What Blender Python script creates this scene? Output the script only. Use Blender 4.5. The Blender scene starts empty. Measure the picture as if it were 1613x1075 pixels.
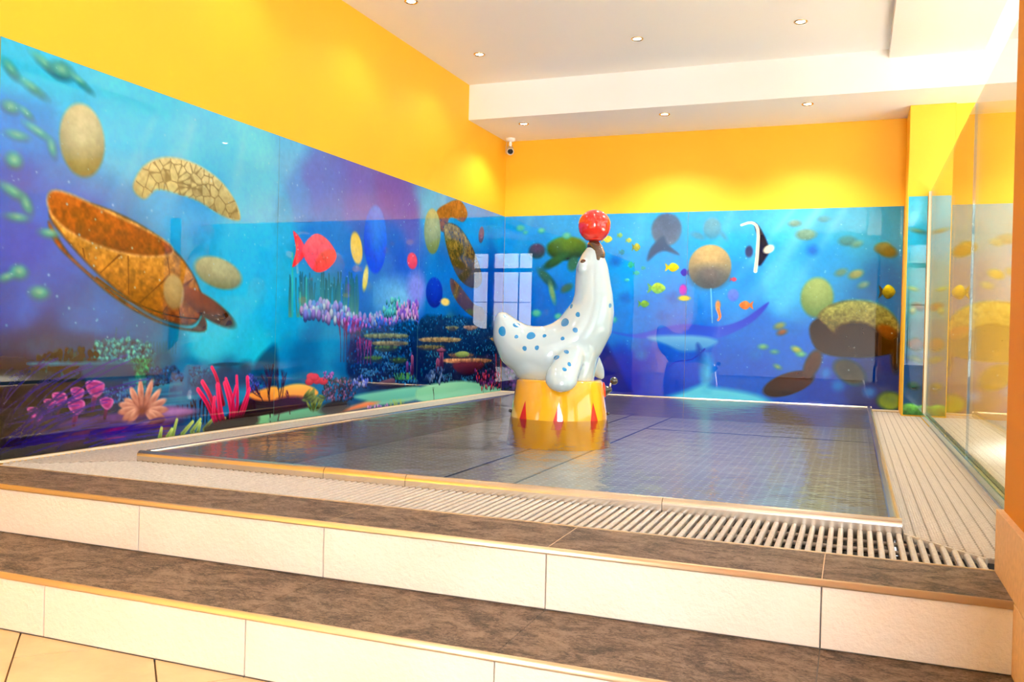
import bpy, bmesh, math, random
import numpy as np
from mathutils import Vector, Matrix
from mathutils.bvhtree import BVHTree
PI = math.pi
scene = bpy.context.scene
col = scene.collection

# ------------------------------------------------------------------ camera
cam_data = bpy.data.cameras.new('camera'); cam = bpy.data.objects.new('camera', cam_data); col.objects.link(cam)
yaw, pitch, roll = .3683, -.009, .0245
fw = Vector((-math.sin(yaw), math.cos(yaw), 0)); rt = Vector((math.cos(yaw), math.sin(yaw), 0)); up = Vector((0, 0, 1))
fw, up = fw*math.cos(pitch) + up*math.sin(pitch), up*math.cos(pitch) - fw*math.sin(pitch)
rt, up = rt*math.cos(roll) + up*math.sin(roll), up*math.cos(roll) - rt*math.sin(roll)
m = Matrix.Identity(4)
for i in range(3): m[i][0], m[i][1], m[i][2] = rt[i], up[i], -fw[i]
m.translation = Vector((3.233, 0, .58)); cam.matrix_world = m
cam_data.sensor_width = 36; cam_data.lens = 1395.6/1613*36; cam_data.clip_start = .02
scene.camera = cam
# ------------------------------------------------------------------ world, exposure
world = bpy.data.worlds.new('world'); scene.world = world; world.use_nodes = True
world.node_tree.nodes['Background'].inputs[0].default_value = (.9, .95, 1, 1)
world.node_tree.nodes['Background'].inputs[1].default_value = 1.0
scene.view_settings.view_transform = 'Standard'; scene.view_settings.look = 'None'
scene.view_settings.gamma = 1; scene.view_settings.use_curve_mapping = False
scene.view_settings.exposure = 0.65
scene.cycles.max_bounces = 10; scene.cycles.transparent_max_bounces = 16
scene.cycles.diffuse_bounces = 6; scene.cycles.glossy_bounces = 6
scene.cycles.sample_clamp_indirect = 8
scene.cycles.caustics_reflective = False; scene.cycles.caustics_refractive = False
scene.cycles.use_denoising = True
WINDOW_L = 34.0        # radiance of the daylight windows
FILL_L = 2.5  # radiance of the two added fill windows
LAMP_W = 14.0          # each ceiling downlight, watts
def area(name, loc, rot, sx, sy, watts, c):
    l = bpy.data.lights.new(name, 'AREA'); l.shape = 'RECTANGLE'; l.size = sx; l.size_y = sy; l.energy = watts; l.color = c
    o = bpy.data.objects.new(name, l); o.location = loc; o.rotation_euler = rot; col.objects.link(o); return o

# area lamps added out of view, bouncing fill light off hall and corridor floors
fill_hall = area('hall_bounce_fill', (6.7, -.2, 2.1), (0, 0, 0), 1.8, 2.6, 650, (.86, .93, 1)); fill_hall.data.spread = 1.2
fill_hall.rotation_euler = (Vector((3.4, -1.2, -.34))-fill_hall.location).to_track_quat('-Z', 'Y').to_euler()
fill_corridor = area('corridor_bounce_fill', (6.75, 4.7, 2.3), (0, 0, 0), 1.2, 3.6, 1150, (.97, .98, 1)); fill_corridor.data.spread = .6  # unseen lamp added to brighten ceiling and end wall by bounce
fill_corridor.rotation_euler = (Vector((6.35, 4.9, 0))-fill_corridor.location).to_track_quat('-Z', 'Y').to_euler()

# ------------------------------------------------------------------ helpers
def tag(o, label=None, cat=None, group=None, kind=None):
    if label: o['label'] = label
    if cat: o['category'] = cat
    if group: o['group'] = group
    if kind: o['kind'] = kind
    return o
def empty(name, loc=(0, 0, 0), rz=0, parent=None):
    o = bpy.data.objects.new(name, None); o.empty_display_size = .05; col.objects.link(o)
    o.location = loc; o.rotation_euler = (0, 0, rz)
    if parent: o.parent = parent
    return o
def link(name, me, parent=None, loc=(0, 0, 0), scale=(1, 1, 1)):
    o = bpy.data.objects.new(name, me); col.objects.link(o); o.location = loc; o.scale = scale
    if parent: o.parent = parent
    return o
def mesh_of(name, bm, mat, smooth=False):
    me = bpy.data.meshes.new(name); bmesh.ops.recalc_face_normals(bm, faces=bm.faces[:]); bm.to_mesh(me); bm.free()
    if mat: me.materials.append(mat)
    if smooth:
        for p in me.polygons: p.use_smooth = True
    return me
def obj(name, bm, mat, parent=None, loc=(0, 0, 0), smooth=False):
    return link(name, mesh_of(name, bm, mat, smooth), parent, loc)
def add_box(bm, x0, x1, y0, y1, z0, z1, bevel=0, seg=1):
    v = [bm.verts.new((x, y, z)) for z in (z0, z1) for y in (y0, y1) for x in (x0, x1)]
    fs = [bm.faces.new([v[i] for i in f]) for f in ((0, 2, 3, 1), (4, 5, 7, 6), (0, 1, 5, 4), (2, 6, 7, 3), (0, 4, 6, 2), (1, 3, 7, 5))]
    if bevel:
        es = {e for f in fs for e in f.edges}
        bmesh.ops.bevel(bm, geom=list(es), offset=bevel, segments=seg, affect='EDGES', profile=.5)
def box(name, x0, x1, y0, y1, z0, z1, mat, parent=None, bevel=0, seg=1):
    bm = bmesh.new(); cx, cy, cz = (x0+x1)/2, (y0+y1)/2, (z0+z1)/2
    add_box(bm, x0-cx, x1-cx, y0-cy, y1-cy, z0-cz, z1-cz, bevel, seg)
    return obj(name, bm, mat, parent, (cx, cy, cz))
def add_lathe(bm, prof, n=32, axis=None, cap=False):
    rings = []
    for r, z in prof:
        rings.append([bm.verts.new((r*math.cos(2*PI*k/n), r*math.sin(2*PI*k/n), z)) for k in range(n)])
    vs = [v for r in rings for v in r]
    for a, b in zip(rings, rings[1:]):
        for k in range(n): bm.faces.new((a[k], a[(k+1) % n], b[(k+1) % n], b[k]))
    if cap:
        bm.faces.new(rings[0][::-1]); bm.faces.new(rings[-1])
    if axis is not None:
        bmesh.ops.transform(bm, matrix=axis, verts=vs)
def add_tube(bm, pts, r, n=8):
    rings = []
    for i, p in enumerate(pts):
        p = Vector(p); d = (Vector(pts[min(i+1, len(pts)-1)]) - Vector(pts[max(i-1, 0)])).normalized()
        a = d.orthogonal().normalized(); b = d.cross(a); rr = r[i] if isinstance(r, (list, tuple)) else r
        rings.append([bm.verts.new(p + (a*math.cos(2*PI*k/n) + b*math.sin(2*PI*k/n))*rr) for k in range(n)])
    for A, B in zip(rings, rings[1:]):
        best = min(range(n), key=lambda s: sum((A[k].co-B[(k+s) % n].co).length for k in range(n)))
        for k in range(n): bm.faces.new((A[k], A[(k+1) % n], B[(k+1+best) % n], B[(k+best) % n]))
    bm.faces.new(rings[0][::-1]); bm.faces.new(rings[-1])

# ------------------------------------------------------------------ materials
def srgb(*c): return tuple(((v/255)/12.92 if v/255 <= .04045 else ((v/255+.055)/1.055)**2.4) for v in c) + (1,)
class N:
    def __init__(s, name):
        s.m = bpy.data.materials.new(name); s.m.use_nodes = True; s.t = s.m.node_tree; s.b = s.t.nodes['Principled BSDF']; s.out = s.t.nodes['Material Output']
    def n(s, typ, **kw):
        x = s.t.nodes.new(typ)
        for k, v in kw.items():
            if k in x.inputs.keys(): x.inputs[k].default_value = v
            else: setattr(x, k, v)
        return x
    def l(s, a, b): s.t.links.new(a, b)
    def coord(s, scale=(1, 1, 1), kind='Object'):
        t = s.n('ShaderNodeTexCoord'); mp = s.n('ShaderNodeMapping'); mp.inputs['Scale'].default_value = scale
        s.l(t.outputs[kind], mp.inputs[0]); return mp.outputs[0]
    def world(s, scale=(1, 1, 1)):
        g = s.n('ShaderNodeNewGeometry'); mp = s.n('ShaderNodeMapping'); mp.inputs['Scale'].default_value = scale
        s.l(g.outputs['Position'], mp.inputs[0]); return mp.outputs[0]
    def noise(s, vec, scale, detail=4, rough=.55, dist=0):
        x = s.n('ShaderNodeTexNoise'); x.inputs['Scale'].default_value = scale; x.inputs['Detail'].default_value = detail
        x.inputs['Roughness'].default_value = rough; x.inputs['Distortion'].default_value = dist; s.l(vec, x.inputs['Vector']); return x.outputs['Fac']
    def ramp(s, fac, stops):
        r = s.n('ShaderNodeValToRGB'); e = r.color_ramp.elements
        while len(e) < len(stops): e.new(.5)
        for el, (p, c) in zip(e, stops): el.position = p; el.color = c
        s.l(fac, r.inputs[0]); return r.outputs[0]
    def bump(s, h, strength, dist, target=None, prev=None):
        b = s.n('ShaderNodeBump'); b.inputs['Strength'].default_value = strength; b.inputs['Distance'].default_value = dist
        s.l(h, b.inputs['Height'])
        if prev: s.l(prev, b.inputs['Normal'])
        s.l(b.outputs[0], (target or s.b).inputs['Normal']); return b.outputs[0]
    def math(s, op, a, b=None):
        x = s.n('ShaderNodeMath', operation=op)
        for i, v in enumerate((a, b)):
            if v is None: continue
            if isinstance(v, (int, float)): x.inputs[i].default_value = v
            else: s.l(v, x.inputs[i])
        return x.outputs[0]
def basic(name, c, rough=.5, metal=0, spec=.5, coat=0, bump=None, vary=None):
    k = N(name); k.b.inputs['Base Color'].default_value = c; k.b.inputs['Roughness'].default_value = rough
    k.b.inputs['Metallic'].default_value = metal; k.b.inputs['Specular IOR Level'].default_value = spec
    k.b.inputs['Coat Weight'].default_value = coat; k.b.inputs['Coat Roughness'].default_value = .03
    if vary:
        sc_, amt = vary; f = k.noise(k.world(), sc_, 5)
        k.l(k.ramp(f, ((.3, tuple(v*(1-amt) for v in c[:3])+(1,)), (.7, tuple(min(1, v*(1+amt)) for v in c[:3])+(1,)))), k.b.inputs['Base Color'])
    if bump:
        sc_, st, di = bump; k.bump(k.noise(k.world(), sc_, 4), st, di)
    return k.m
def lin(r, g, b): return (r, g, b, 1)
M = {}
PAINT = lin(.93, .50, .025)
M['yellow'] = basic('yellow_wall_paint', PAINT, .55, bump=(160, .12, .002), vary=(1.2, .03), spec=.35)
M['yellow_shade'] = basic('yellow_wall_paint_shaded', lin(.55, .225, .004), .6, bump=(220, .3, .002), vary=(2, .04), spec=.12)  # same yellow paint, with the shaded side darkened in its colour
M['white'] = basic('white_ceiling_paint', lin(.9, .89, .88), .8, bump=(120, .15, .002), spec=.2)
M['hall'] = basic('grey_hall_wall', lin(.42, .42, .42), .8)
M['textured_white'] = basic('textured_white_paint', lin(.80, .76, .70), .85, bump=(70, .5, .004), spec=.2)
def riser_mat():
    k = N('cream_stone_tile'); w = k.world(); f = k.noise(w, 3, 6)
    k.l(k.ramp(f, ((.3, lin(.60, .53, .46)), (.7, lin(.67, .61, .54)))), k.b.inputs['Base Color'])
    k.b.inputs['Roughness'].default_value = .55; k.bump(k.noise(w, 60, 5, .6), .55, .007); return k.m
M['riser'] = riser_mat()
def slate():
    k = N('brown_slate_tile'); w = k.world((1, 1.6, 1)); a = k.noise(w, 6, 10, .72, 1.6); b = k.noise(w, 60, 8, .75, 1.4)
    mx = k.math('ADD', k.math('MULTIPLY', a, .5), k.math('MULTIPLY', b, .5))
    k.l(k.ramp(mx, ((.41, lin(.06, .038, .026)), (.455, lin(.14, .092, .063)), (.50, lin(.25, .17, .117)), (.56, lin(.42, .30, .21)))), k.b.inputs['Base Color'])
    k.b.inputs['Roughness'].default_value = .5; k.bump(mx, 1.0, .035); return k.m
M['slate'] = slate()
M['floor_tile'] = basic('sand_floor_tile', lin(.68, .50, .30), .5, bump=(40, .25, .003), vary=(8, .1))
M['corridor'] = basic('pale_corridor_tile', lin(.70, .64, .55), .5, vary=(8, .06))
M['grout'] = basic('grout', lin(.26, .19, .12), .9)
M['joint'] = basic('grey_joint', lin(.22, .20, .18), .9)
M['silicone'] = basic('silicone_joint', lin(.32, .34, .33), .4)
M['light_grout'] = basic('light_grout', lin(.6, .45, .3), .9)
M['brass'] = basic('anodised_edge_metal', lin(.70, .54, .34), .33, .65, bump=(90, .05, .001))
M['frame'] = basic('cream_aluminium', lin(.78, .68, .5), .35, 0, coat=.3)
M['dark'] = basic('dark_rubber', lin(.02, .018, .016), .5)
M['skirt'] = basic('beige_skirting_tile', lin(.62, .40, .21), .55, bump=(90, .3, .002), vary=(60, .12))
def grate():
    k = N('ribbed_grate_plastic'); w = k.world(); f = k.noise(w, 60, 3)
    k.l(k.ramp(f, ((.3, lin(.44, .41, .38)), (.7, lin(.57, .54, .50)))), k.b.inputs['Base Color'])
    k.b.inputs['Roughness'].default_value = .33
    v = k.n('ShaderNodeTexVoronoi'); v.inputs['Scale'].default_value = 170; k.l(w, v.inputs['Vector'])
    k.bump(v.outputs['Distance'], .5, .002); return k.m
M['grate'] = grate()
def ridged():
    k = N('ribbed_grate_plastic_ridged'); w = k.world(); s_ = k.n('ShaderNodeSeparateXYZ'); k.l(w, s_.inputs[0])
    fx = k.math('FRACT', k.math('MULTIPLY', s_.outputs['X'], 1/.040)); gr = k.math('ABSOLUTE', k.math('SUBTRACT', fx, .5)); line = k.math('MINIMUM', k.math('MULTIPLY', gr, 9), 1)
    f = k.noise(k.world((30, 4, 1)), 2, 3); mx = k.math('MULTIPLY', line, k.math('ADD', .6, k.math('MULTIPLY', f, .6)))
    k.l(k.ramp(mx, ((.1, lin(.22, .185, .155)), (.9, lin(.46, .41, .365)))), k.b.inputs['Base Color']); k.b.inputs['Roughness'].default_value = .28
    b2 = k.math('ADD', line, k.math('MULTIPLY', k.math('SINE', k.math('MULTIPLY', s_.outputs['X'], 2*PI/.008)), .3)); k.bump(b2, .5, .003); return k.m
M['ridged'] = ridged()
M['rod'] = basic('grate_rod', lin(.45, .36, .3), .4)
M['channel'] = basic('drain_channel', lin(.05, .04, .035), .5)
def steel(name, c, rough, studs=False):
    k = N(name); w = k.world(); f = k.noise(k.world((1, 1, 1)), 6, 5)
    k.l(k.ramp(f, ((.3, tuple(v*.85 for v in c[:3])+(1,)), (.7, c))), k.b.inputs['Base Color'])
    k.b.inputs['Metallic'].default_value = .3 if studs else .9; k.b.inputs['Roughness'].default_value = rough
    if studs:
        s_ = k.n('ShaderNodeSeparateXYZ'); k.l(w, s_.inputs[0]); ds = []
        for ax in ('X', 'Y'):
            q = k.math('SUBTRACT', k.math('FRACT', k.math('MULTIPLY', s_.outputs[ax], 1/.05)), .5); ds.append(k.math('MULTIPLY', q, q))
        d = k.math('SQRT', k.math('ADD', ds[0], ds[1])); h = k.math('SUBTRACT', 1, k.math('MINIMUM', k.math('MULTIPLY', d, 5), 1))
        mix = k.n('ShaderNodeMix', data_type='RGBA'); r = k.ramp(f, ((.3, tuple(v*.8 for v in c[:3])+(1,)), (.7, c)))
        k.l(k.math('GREATER_THAN', h, .25), mix.inputs[0]); k.l(r, mix.inputs[6]); mix.inputs[7].default_value = lin(.9, .85, .78); k.l(mix.outputs[2], k.b.inputs['Base Color'])  # stud tops painted paler: their glints are put into the colour
        k.bump(h, .8, .004)
    else: k.bump(k.noise(k.world((1, 1, 40)), 20, 2), .05, .001)
    return k.m
M['steel'] = steel('brushed_steel', lin(.62, .55, .47), .22)
M['pool_floor'] = steel('studded_steel_floor', lin(.66, .56, .46), .42, True)
def water():
    k = N('water'); t = k.t; t.nodes.remove(k.b)
    tr = k.n('ShaderNodeBsdfTransparent'); tr.inputs[0].default_value = (.80, .87, .91, 1)
    gl = k.n('ShaderNodeBsdfGlossy'); gl.inputs['Roughness'].default_value = .03; fr = k.n('ShaderNodeFresnel'); fr.inputs['IOR'].default_value = 1.36
    a = k.noise(k.world((1.0, .8, 1)), 9, 3, .5); b = k.noise(k.world((1, 1, 1)), 34, 2, .5)
    h = k.math('ADD', k.math('MULTIPLY', a, 1.0), k.math('MULTIPLY', b, .22))
    bp = k.n('ShaderNodeBump'); bp.inputs['Strength'].default_value = .22; bp.inputs['Distance'].default_value = .018; k.l(h, bp.inputs['Height'])
    k.l(bp.outputs[0], gl.inputs['Normal']); k.l(bp.outputs[0], fr.inputs['Normal'])
    mx = k.n('ShaderNodeMixShader'); k.l(fr.outputs[0], mx.inputs[0]); k.l(tr.outputs[0], mx.inputs[1]); k.l(gl.outputs[0], mx.inputs[2]); k.l(mx.outputs[0], k.out.inputs[0])
    return k.m
M['water'] = water()
def glass(tint):
    k = N('clear_glass'); k.t.nodes.remove(k.b)
    tr = k.n('ShaderNodeBsdfTransparent'); tr.inputs[0].default_value = tint
    gl = k.n('ShaderNodeBsdfGlossy'); gl.inputs['Roughness'].default_value = .005
    g = k.n('ShaderNodeNewGeometry'); ior = k.math('ADD', 1.5, k.math('MULTIPLY', g.outputs['Backfacing'], 1/1.5-1.5))
    fr = k.n('ShaderNodeFresnel'); k.l(ior, fr.inputs['IOR'])
    mx = k.n('ShaderNodeMixShader'); k.l(fr.outputs[0], mx.inputs[0]); k.l(tr.outputs[0], mx.inputs[1]); k.l(gl.outputs[0], mx.inputs[2]); k.l(mx.outputs[0], k.out.inputs[0])
    return k.m
M['glass'] = glass((.93, .97, .93, 1))
def printed():
    k = N('printed_glass'); a = k.n('ShaderNodeVertexColor'); a.layer_name = 'print'; k.l(a.outputs[0], k.b.inputs['Base Color'])
    k.b.inputs['Roughness'].default_value = .5; k.b.inputs['Specular IOR Level'].default_value = 0
    k.b.inputs['Coat Weight'].default_value = 1; k.b.inputs['Coat Roughness'].default_value = .004; k.b.inputs['Coat IOR'].default_value = 1.56
    return k.m
M['print'] = printed()
M['glass_edge'] = basic('green_glass_edge', lin(.12, .3, .24), .1, coat=.5)
def emit(name, c, s):
    k = N(name); k.b.inputs['Base Color'].default_value = (0, 0, 0, 1); k.b.inputs['Emission Color'].default_value = c; k.b.inputs['Emission Strength'].default_value = s; return k.m
M['daylight'] = emit('daylight_pane', (.93, .965, 1, 1), WINDOW_L)
M['fill_pane'] = emit('fill_glow_pane', (.93, .965, 1, 1), FILL_L)
M['lamp'] = emit('lamp_glow', (1, .84, .6, 1), 30)

# ================================================================== SETTING
YB, YBM, HC, HS, RZ = 8.094, 7.177, 2.765, 2.456, .170     # end wall, beam face, ceiling, soffit, riser height
YT, YN1, YN2 = 2.568, 2.27, 1.909                            # grate edge, upper nosing, lower nosing
FL = -2*RZ
XR, XG, YR = 7.0, 3.765, -3.0                                # far right wall, glass screen, wall behind the camera
def st(o): o['kind'] = 'structure'; return o
st(box('wall_left', -.15, 0, YR-.15, YB+.15, FL-.1, HC+.1, M['yellow']))
st(box('wall_back', -.0, XR, YB, YB+.15, FL-.1, HC+.1, M['yellow']))
pillar = st(box('wall_column', 3.600, 3.93, 7.66, YB, -.1, HS, M['yellow'], bevel=.004))
st(box('wall_recess', 3.93, XR, 7.70, YB, -.1, HS, M['yellow']))
st(box('wall_right', XR, XR+.15, YR, YB, FL-.1, HC+.1, M['hall']))
# wall behind the camera, around a window
bm = bmesh.new()
add_box(bm, 0, 3.65, YR-.15, YR, FL-.1, HC+.1); add_box(bm, 5.3, XR, YR-.15, YR, FL-.1, HC+.1)
add_box(bm, 3.6, 5.3, YR-.15, YR, 2.47, HC+.1); add_box(bm, 3.6, 5.3, YR-.15, YR, FL-.1, .1)
st(obj('wall_behind', bm, M['hall']))
ceiling = st(box('ceiling', 0, XR, YR, YBM, HC, HC+.1, M['white']))
st(box('ceiling_beam', 0, XR, YBM, YB, HS, HC+.1, M['white']))
duct = st(box('ceiling_duct', 3.419, 4.06, YR, YBM, 2.700, HC, M['textured_white'], bevel=.004))
pier = st(box('wall_pier', 3.600, 3.80, .60, 2.553, FL-.1, HC, M['yellow_shade'], bevel=.003))
# window behind the camera
win = st(empty('window_1', ((3.6+5.3)/2, YR, .1)))
def child(name, x0, x1, y0, y1, z0, z1, mat, p, bevel=0):
    o = box(name, x0, x1, y0, y1, z0, z1, mat, None, bevel); o.parent = p; o.location = Vector(o.location)-p.location; return o
for x0, x1, z0, z1 in ((3.65, 3.725, .1, 2.47), (5.26, 5.3, .1, 2.47), (4.69, 4.82, .1, 2.47), (3.65, 5.3, 2.43, 2.47), (3.65, 5.3, .1, .16)):
    child('frame', x0, x1, YR-.08, YR+.02, z0, z1, M['dark'], win)
child('transom', 3.66, 5.28, YR-.05, YR+.015, 1.995, 2.085, M['dark'], win)
child('glazing_bar', 3.66, 5.28, YR-.05, YR+.01, 1.285, 1.3, M['dark'], win)
child('glazing_bar', 4.045, 4.06, YR-.05, YR+.01, .15, 2.45, M['dark'], win)
child('pane', 3.67, 5.27, YR-.09, YR-.08, .13, 2.45, M['daylight'], win)
fill_win2 = st(empty('fill_window_side', (XR, 0, .3)))  # unseen window added to fill the room from the right
for y0, y1, z0, z1 in ((-2.5, -2.44, .3, 2.4), (1.44, 1.5, .3, 2.4), (-.53, -.47, .3, 2.4), (-2.5, 1.5, 2.34, 2.4), (-2.5, 1.5, .3, .36)):
    child('frame', XR-.05, XR, y0, y1, z0, z1, M['frame'], fill_win2)
child('pane', XR-.012, XR-.004, -2.45, 1.45, .35, 2.35, M['fill_pane'], fill_win2)

fill_win3 = st(empty('fill_window_corridor', (XR, 4.7, .9)))  # unseen window added together with the corridor fill lamp
for y0, y1, z0, z1 in ((2.7, 2.76, .9, 2.4), (6.64, 6.7, .9, 2.4), (2.7, 6.7, 2.34, 2.4), (2.7, 6.7, .9, .96)):
    child('frame', XR-.05, XR, y0, y1, z0, z1, M['frame'], fill_win3)
child('pane', XR-.012, XR-.004, 2.75, 6.65, .95, 2.35, M['fill_pane'], fill_win3)

# lower floor: diagonal tiles
fl = st(box('floor', 0, XR, YR, 1.93, FL-.1, FL-.012, M['grout']))
S2 = math.sqrt(.5); tw, tl, gap = .354, .708, .005
bm = bmesh.new(); add_box(bm, -tw/2+gap/2, tw/2-gap/2, -tl/2+gap/2, tl/2-gap/2, -.012, 0, .0015); tile_me = mesh_of('floor_tile', bm, M['floor_tile'])
def clip_tile(cx, cy):                                   # whole diagonal tile, cut where it meets the riser or wall
    ang = -PI/4
    b = bmesh.new(); add_box(b, -tw/2+gap/2, tw/2-gap/2, -tl/2+gap/2, tl/2-gap/2, -.012, 0)
    bmesh.ops.rotate(b, verts=b.verts, matrix=Matrix.Rotation(-ang, 3, 'Z')); bmesh.ops.translate(b, verts=b.verts, vec=(cx, cy, FL))
    for co, no in (((0, 1.915, 0), (0, 1, 0)), ((.004, 0, 0), (-1, 0, 0)), ((3.58, 0, 0), (1, 0, 0))):
        g = b.verts[:]+b.edges[:]+b.faces[:]
        bmesh.ops.bisect_plane(b, geom=g, plane_co=co, plane_no=no, clear_outer=True)
        ed = [e for e in b.edges if e.is_boundary]
        if ed: bmesh.ops.holes_fill(b, edges=ed)
    return b
# long joints run along (1,-1); lines x+y = 2.880 + k*.5006
for k in range(-9, 3):
    s = 2.880 + (k-.5)*tw/S2*1.0
    for j in range(-6, 6):
        d = (j + (.5 if k % 2 else 0))*tl/S2 + .35
        cx, cy = (s+d)/2, (s-d)/2
        if cx < -.4 or cx > 3.9 or cy < -.4 or cy > 2.4: continue
        b = clip_tile(cx, cy)
        if len(b.faces) < 4: b.free(); continue
        obj('floor_tile', b, M['floor_tile'], fl).location -= fl.location

# steps (two risers) and the deck edge: each tile a piece
steps = st(empty('floor_steps', (1.8, 2.1, FL)))
child('core', 0, 3.60, 1.925, 2.30, FL-.1, -RZ-.0025, M['joint'], steps)
child('core', 0, 3.60, 2.285, YT-.002, FL-.1, -.0025, M['joint'], steps)
XJ = [0, .352, 1.057, 1.766, 2.470, 3.175, 3.590]
for a, b in zip(XJ, XJ[1:]):
    child('tread_tile', a+.0015, b-.0015, YN2+.006, YN1+.012, -RZ-.012, -RZ, M['slate'], steps, .001)
    child('deck_tile', a+.0015, b-.0015, YN1+.006, YT-.008, -.012, 0, M['slate'], steps, .001)
for x in XJ[1:-1]: child('joint_filler', x-.0014, x+.0014, YN1+.008, YT-.01, -.008, -.0006, M['light_grout'], steps)
for a, b in zip(XJ, XJ[1:]):
    child('riser_tile', a+.0018, b-.0018, YN2+.004, YN2+.016, FL+.004, -RZ-.014, M['riser'], steps, .001)
    child('riser_tile', a+.0018, b-.0018, YN1+.004, YN1+.016, -RZ+.004, -.014, M['riser'], steps, .001)
def nosing(y, z):
    bm = bmesh.new(); prof = []
    for k in range(7):
        a = PI/2*k/6; prof.append((y+.009-.011*math.sin(a), z-.012+.0135*math.cos(a)))
    prof += [(y-.002, z-.016), (y+.009, z-.016)]
    A = [bm.verts.new((0.001, p[0], p[1])) for p in prof]; B = [bm.verts.new((3.588, p[0], p[1])) for p in prof]
    for k in range(len(prof)):
        q = (k+1) % len(prof); bm.faces.new((A[k], A[q], B[q], B[k]))
    bm.faces.new(A[::-1]); bm.faces.new(B)
    o = obj('nosing', bm, M['brass'], steps); o.location = -steps.location
    for p in o.data.polygons: p.use_smooth = True
    return o
nosing(YN1, 0); nosing(YN2, -RZ)
box('edge_trim', 0, 3.588, YT-.006, YT, -.03, .002, M['brass'], None).parent = None
et = bpy.data.objects['edge_trim']; et.parent = steps; et.location -= steps.location

# skirting tiles on the pier
sk = st(empty('baseboard_right', (3.59, 2.2, FL)))
for y0, y1, z0, z1 in ((1.85, 2.553, .0, .160), (1.145, 1.847, 0, .160), (.60, 1.142, 0, .160), (1.85, 2.553, -RZ+.002, -.003), (1.15, 1.847, -RZ+.002, -.003), (1.15, 1.847, FL, -RZ-.001), (1.85, 2.553, FL, -RZ-.001)):
    child('skirting_tile', 3.584, 3.6005, y0, y1, z0, z1, M['skirt'], sk, .001)
child('skirting_tile', 3.584, 3.80, 2.5535, 2.566, 0, .160, M['skirt'], sk, .001)
# sealing strips at the foot of the mural walls
st(box('baseboard_left', .0005, .014, YT-.04, YB-.02, 0, .010, M['frame'])); st(box('baseboard_back', .014, 3.598, YB-.03, YB-.0005, -.0, .012, M['frame']))
# ground beyond the glass screen
cf = st(box('floor_corridor', 3.80, XR, 1.95, 7.70, -.1, 0, M['corridor']))
st(box('floor_corridor_lower', 3.60, XR, 1.9, 1.95, FL-.1, 0, M['riser']))

# ------------------------------------------------------------------ drain grates round the pool
PX0, PX1, PY0, PY1 = .405, 3.385, 2.935, 8.00            # outer pool rim
bm = bmesh.new(); w = .0078
prof = [(-w, -.016), (-w, -.004), (-w*.7, -.0005), (0, .0008), (w*.7, -.0005), (w, -.004), (w, -.016)]
for s in (0, 1):
    pass
A = [bm.verts.new((p[0], 0, p[1])) for p in prof]; B = [bm.verts.new((p[0], 1, p[1])) for p in prof]
for k in range(len(prof)):
    q = (k+1) % len(prof); bm.faces.new((A[k], A[q], B[q], B[k]))
bm.faces.new(A[::-1]); bm.faces.new(B)
bar_me = mesh_of('grate_bar', bm, M['grate'])
ridged_me = bar_me.copy(); ridged_me.materials.clear(); ridged_me.materials.append(M['ridged'])
def grate_thing(name, label, bars, rods, channel, me=None):
    t = tag(empty(name, bars[0][0]), label, 'drain grate', 'slatted drain grates round the paddling pool')
    for (p, ang, L) in bars:
        o = link('grate_bar', me or bar_me, t, Vector(p)-Vector(bars[0][0]), (1, L, 1)); o.rotation_euler.z = ang
    for a, b in rods:
        bm = bmesh.new(); add_tube(bm, [Vector(a)-Vector(bars[0][0]), Vector(b)-Vector(bars[0][0])], .0065, 8); obj('support_rod', bm, M['rod'], t, smooth=True)
    x0, x1, y0, y1 = channel
    o = box('drain_channel', x0, x1, y0, y1, -.12, -.07, M['channel']); o.parent = t; o.location -= t.location
    return t
PT = .0275
bars = []
x = .02
while x < 3.583:
    y0 = YT+.004; y1 = PY0-.002
    if x < PX0: y1 = YT + (PY0-YT)*x/PX0
    if x > PX1: y1 = PY0 - .01 - (x-PX1)/(3.585-PX1)*.235
    if y1-y0 > .012: bars.append(((x, y0, 0), 0, y1-y0))
    x += PT
rods = [((.1, YT+.07, -.020), (3.57, YT+.07, -.020)), ((.2, YT+.18, -.020), (3.52, YT+.18, -.020)), ((.34, YT+.29, -.020), (3.42, YT+.29, -.020))]
grate_thing('drain_grate', 'beige slatted drain grate along the front rim of the pool, behind the top step', bars, rods, (0.002, 3.59, YT, PY0))
bars = []; y = YT+.03
while y < YB-.03:
    x1 = PX0-.003
    if y < PY0: x1 = PX0*(y-YT)/(PY0-YT)-.006
    if x1 > .03: bars.append(((.016, y, 0), -PI/2, x1-.016))
    y += PT
rods = [((dx, YT+.1+dx*.9, -.020), (dx, YB-.03, -.020)) for dx in (.06, .16, .26, .36)]
grate_thing('drain_grate', 'narrow slatted drain grate between the left picture wall and the pool', bars, rods, (0.002, PX0, YT+.36, YB-.002))
bars = []; y = YT+.05
while y < YB-.06:
    x0 = PX1+.004
    if y < PY0: x0 = PX1+.004 + (PY0-y)/.245*(3.60-PX1)+.014
    x1 = 3.732 if y < 7.66 else 3.597
    if x1-x0 > .02: bars.append(((x0, y, 0), -PI/2, x1-x0))
    y += PT
rods = [((dx, max(PY0-.22, PY0-(dx-PX1)*1.2+.04), -.020), (dx, (YB-.04 if dx < 3.59 else 7.64), -.020)) for dx in (3.43, 3.5, 3.57, 3.64, 3.70)]
grate_thing('drain_grate', 'long pale slatted drain grate between the pool and the glass screen on the right', bars, rods, (PX1, 3.598, PY0, YB-.002), ridged_me)
gt = bpy.data.objects['drain_grate.002']; bm = bmesh.new(); a_, b_ = Vector((PX1+.006, PY0-.004, 0)), Vector((3.583, PY0-.235, 0)); d_ = (b_-a_).normalized(); n_ = Vector((-d_.y, d_.x, 0))*.004
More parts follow.
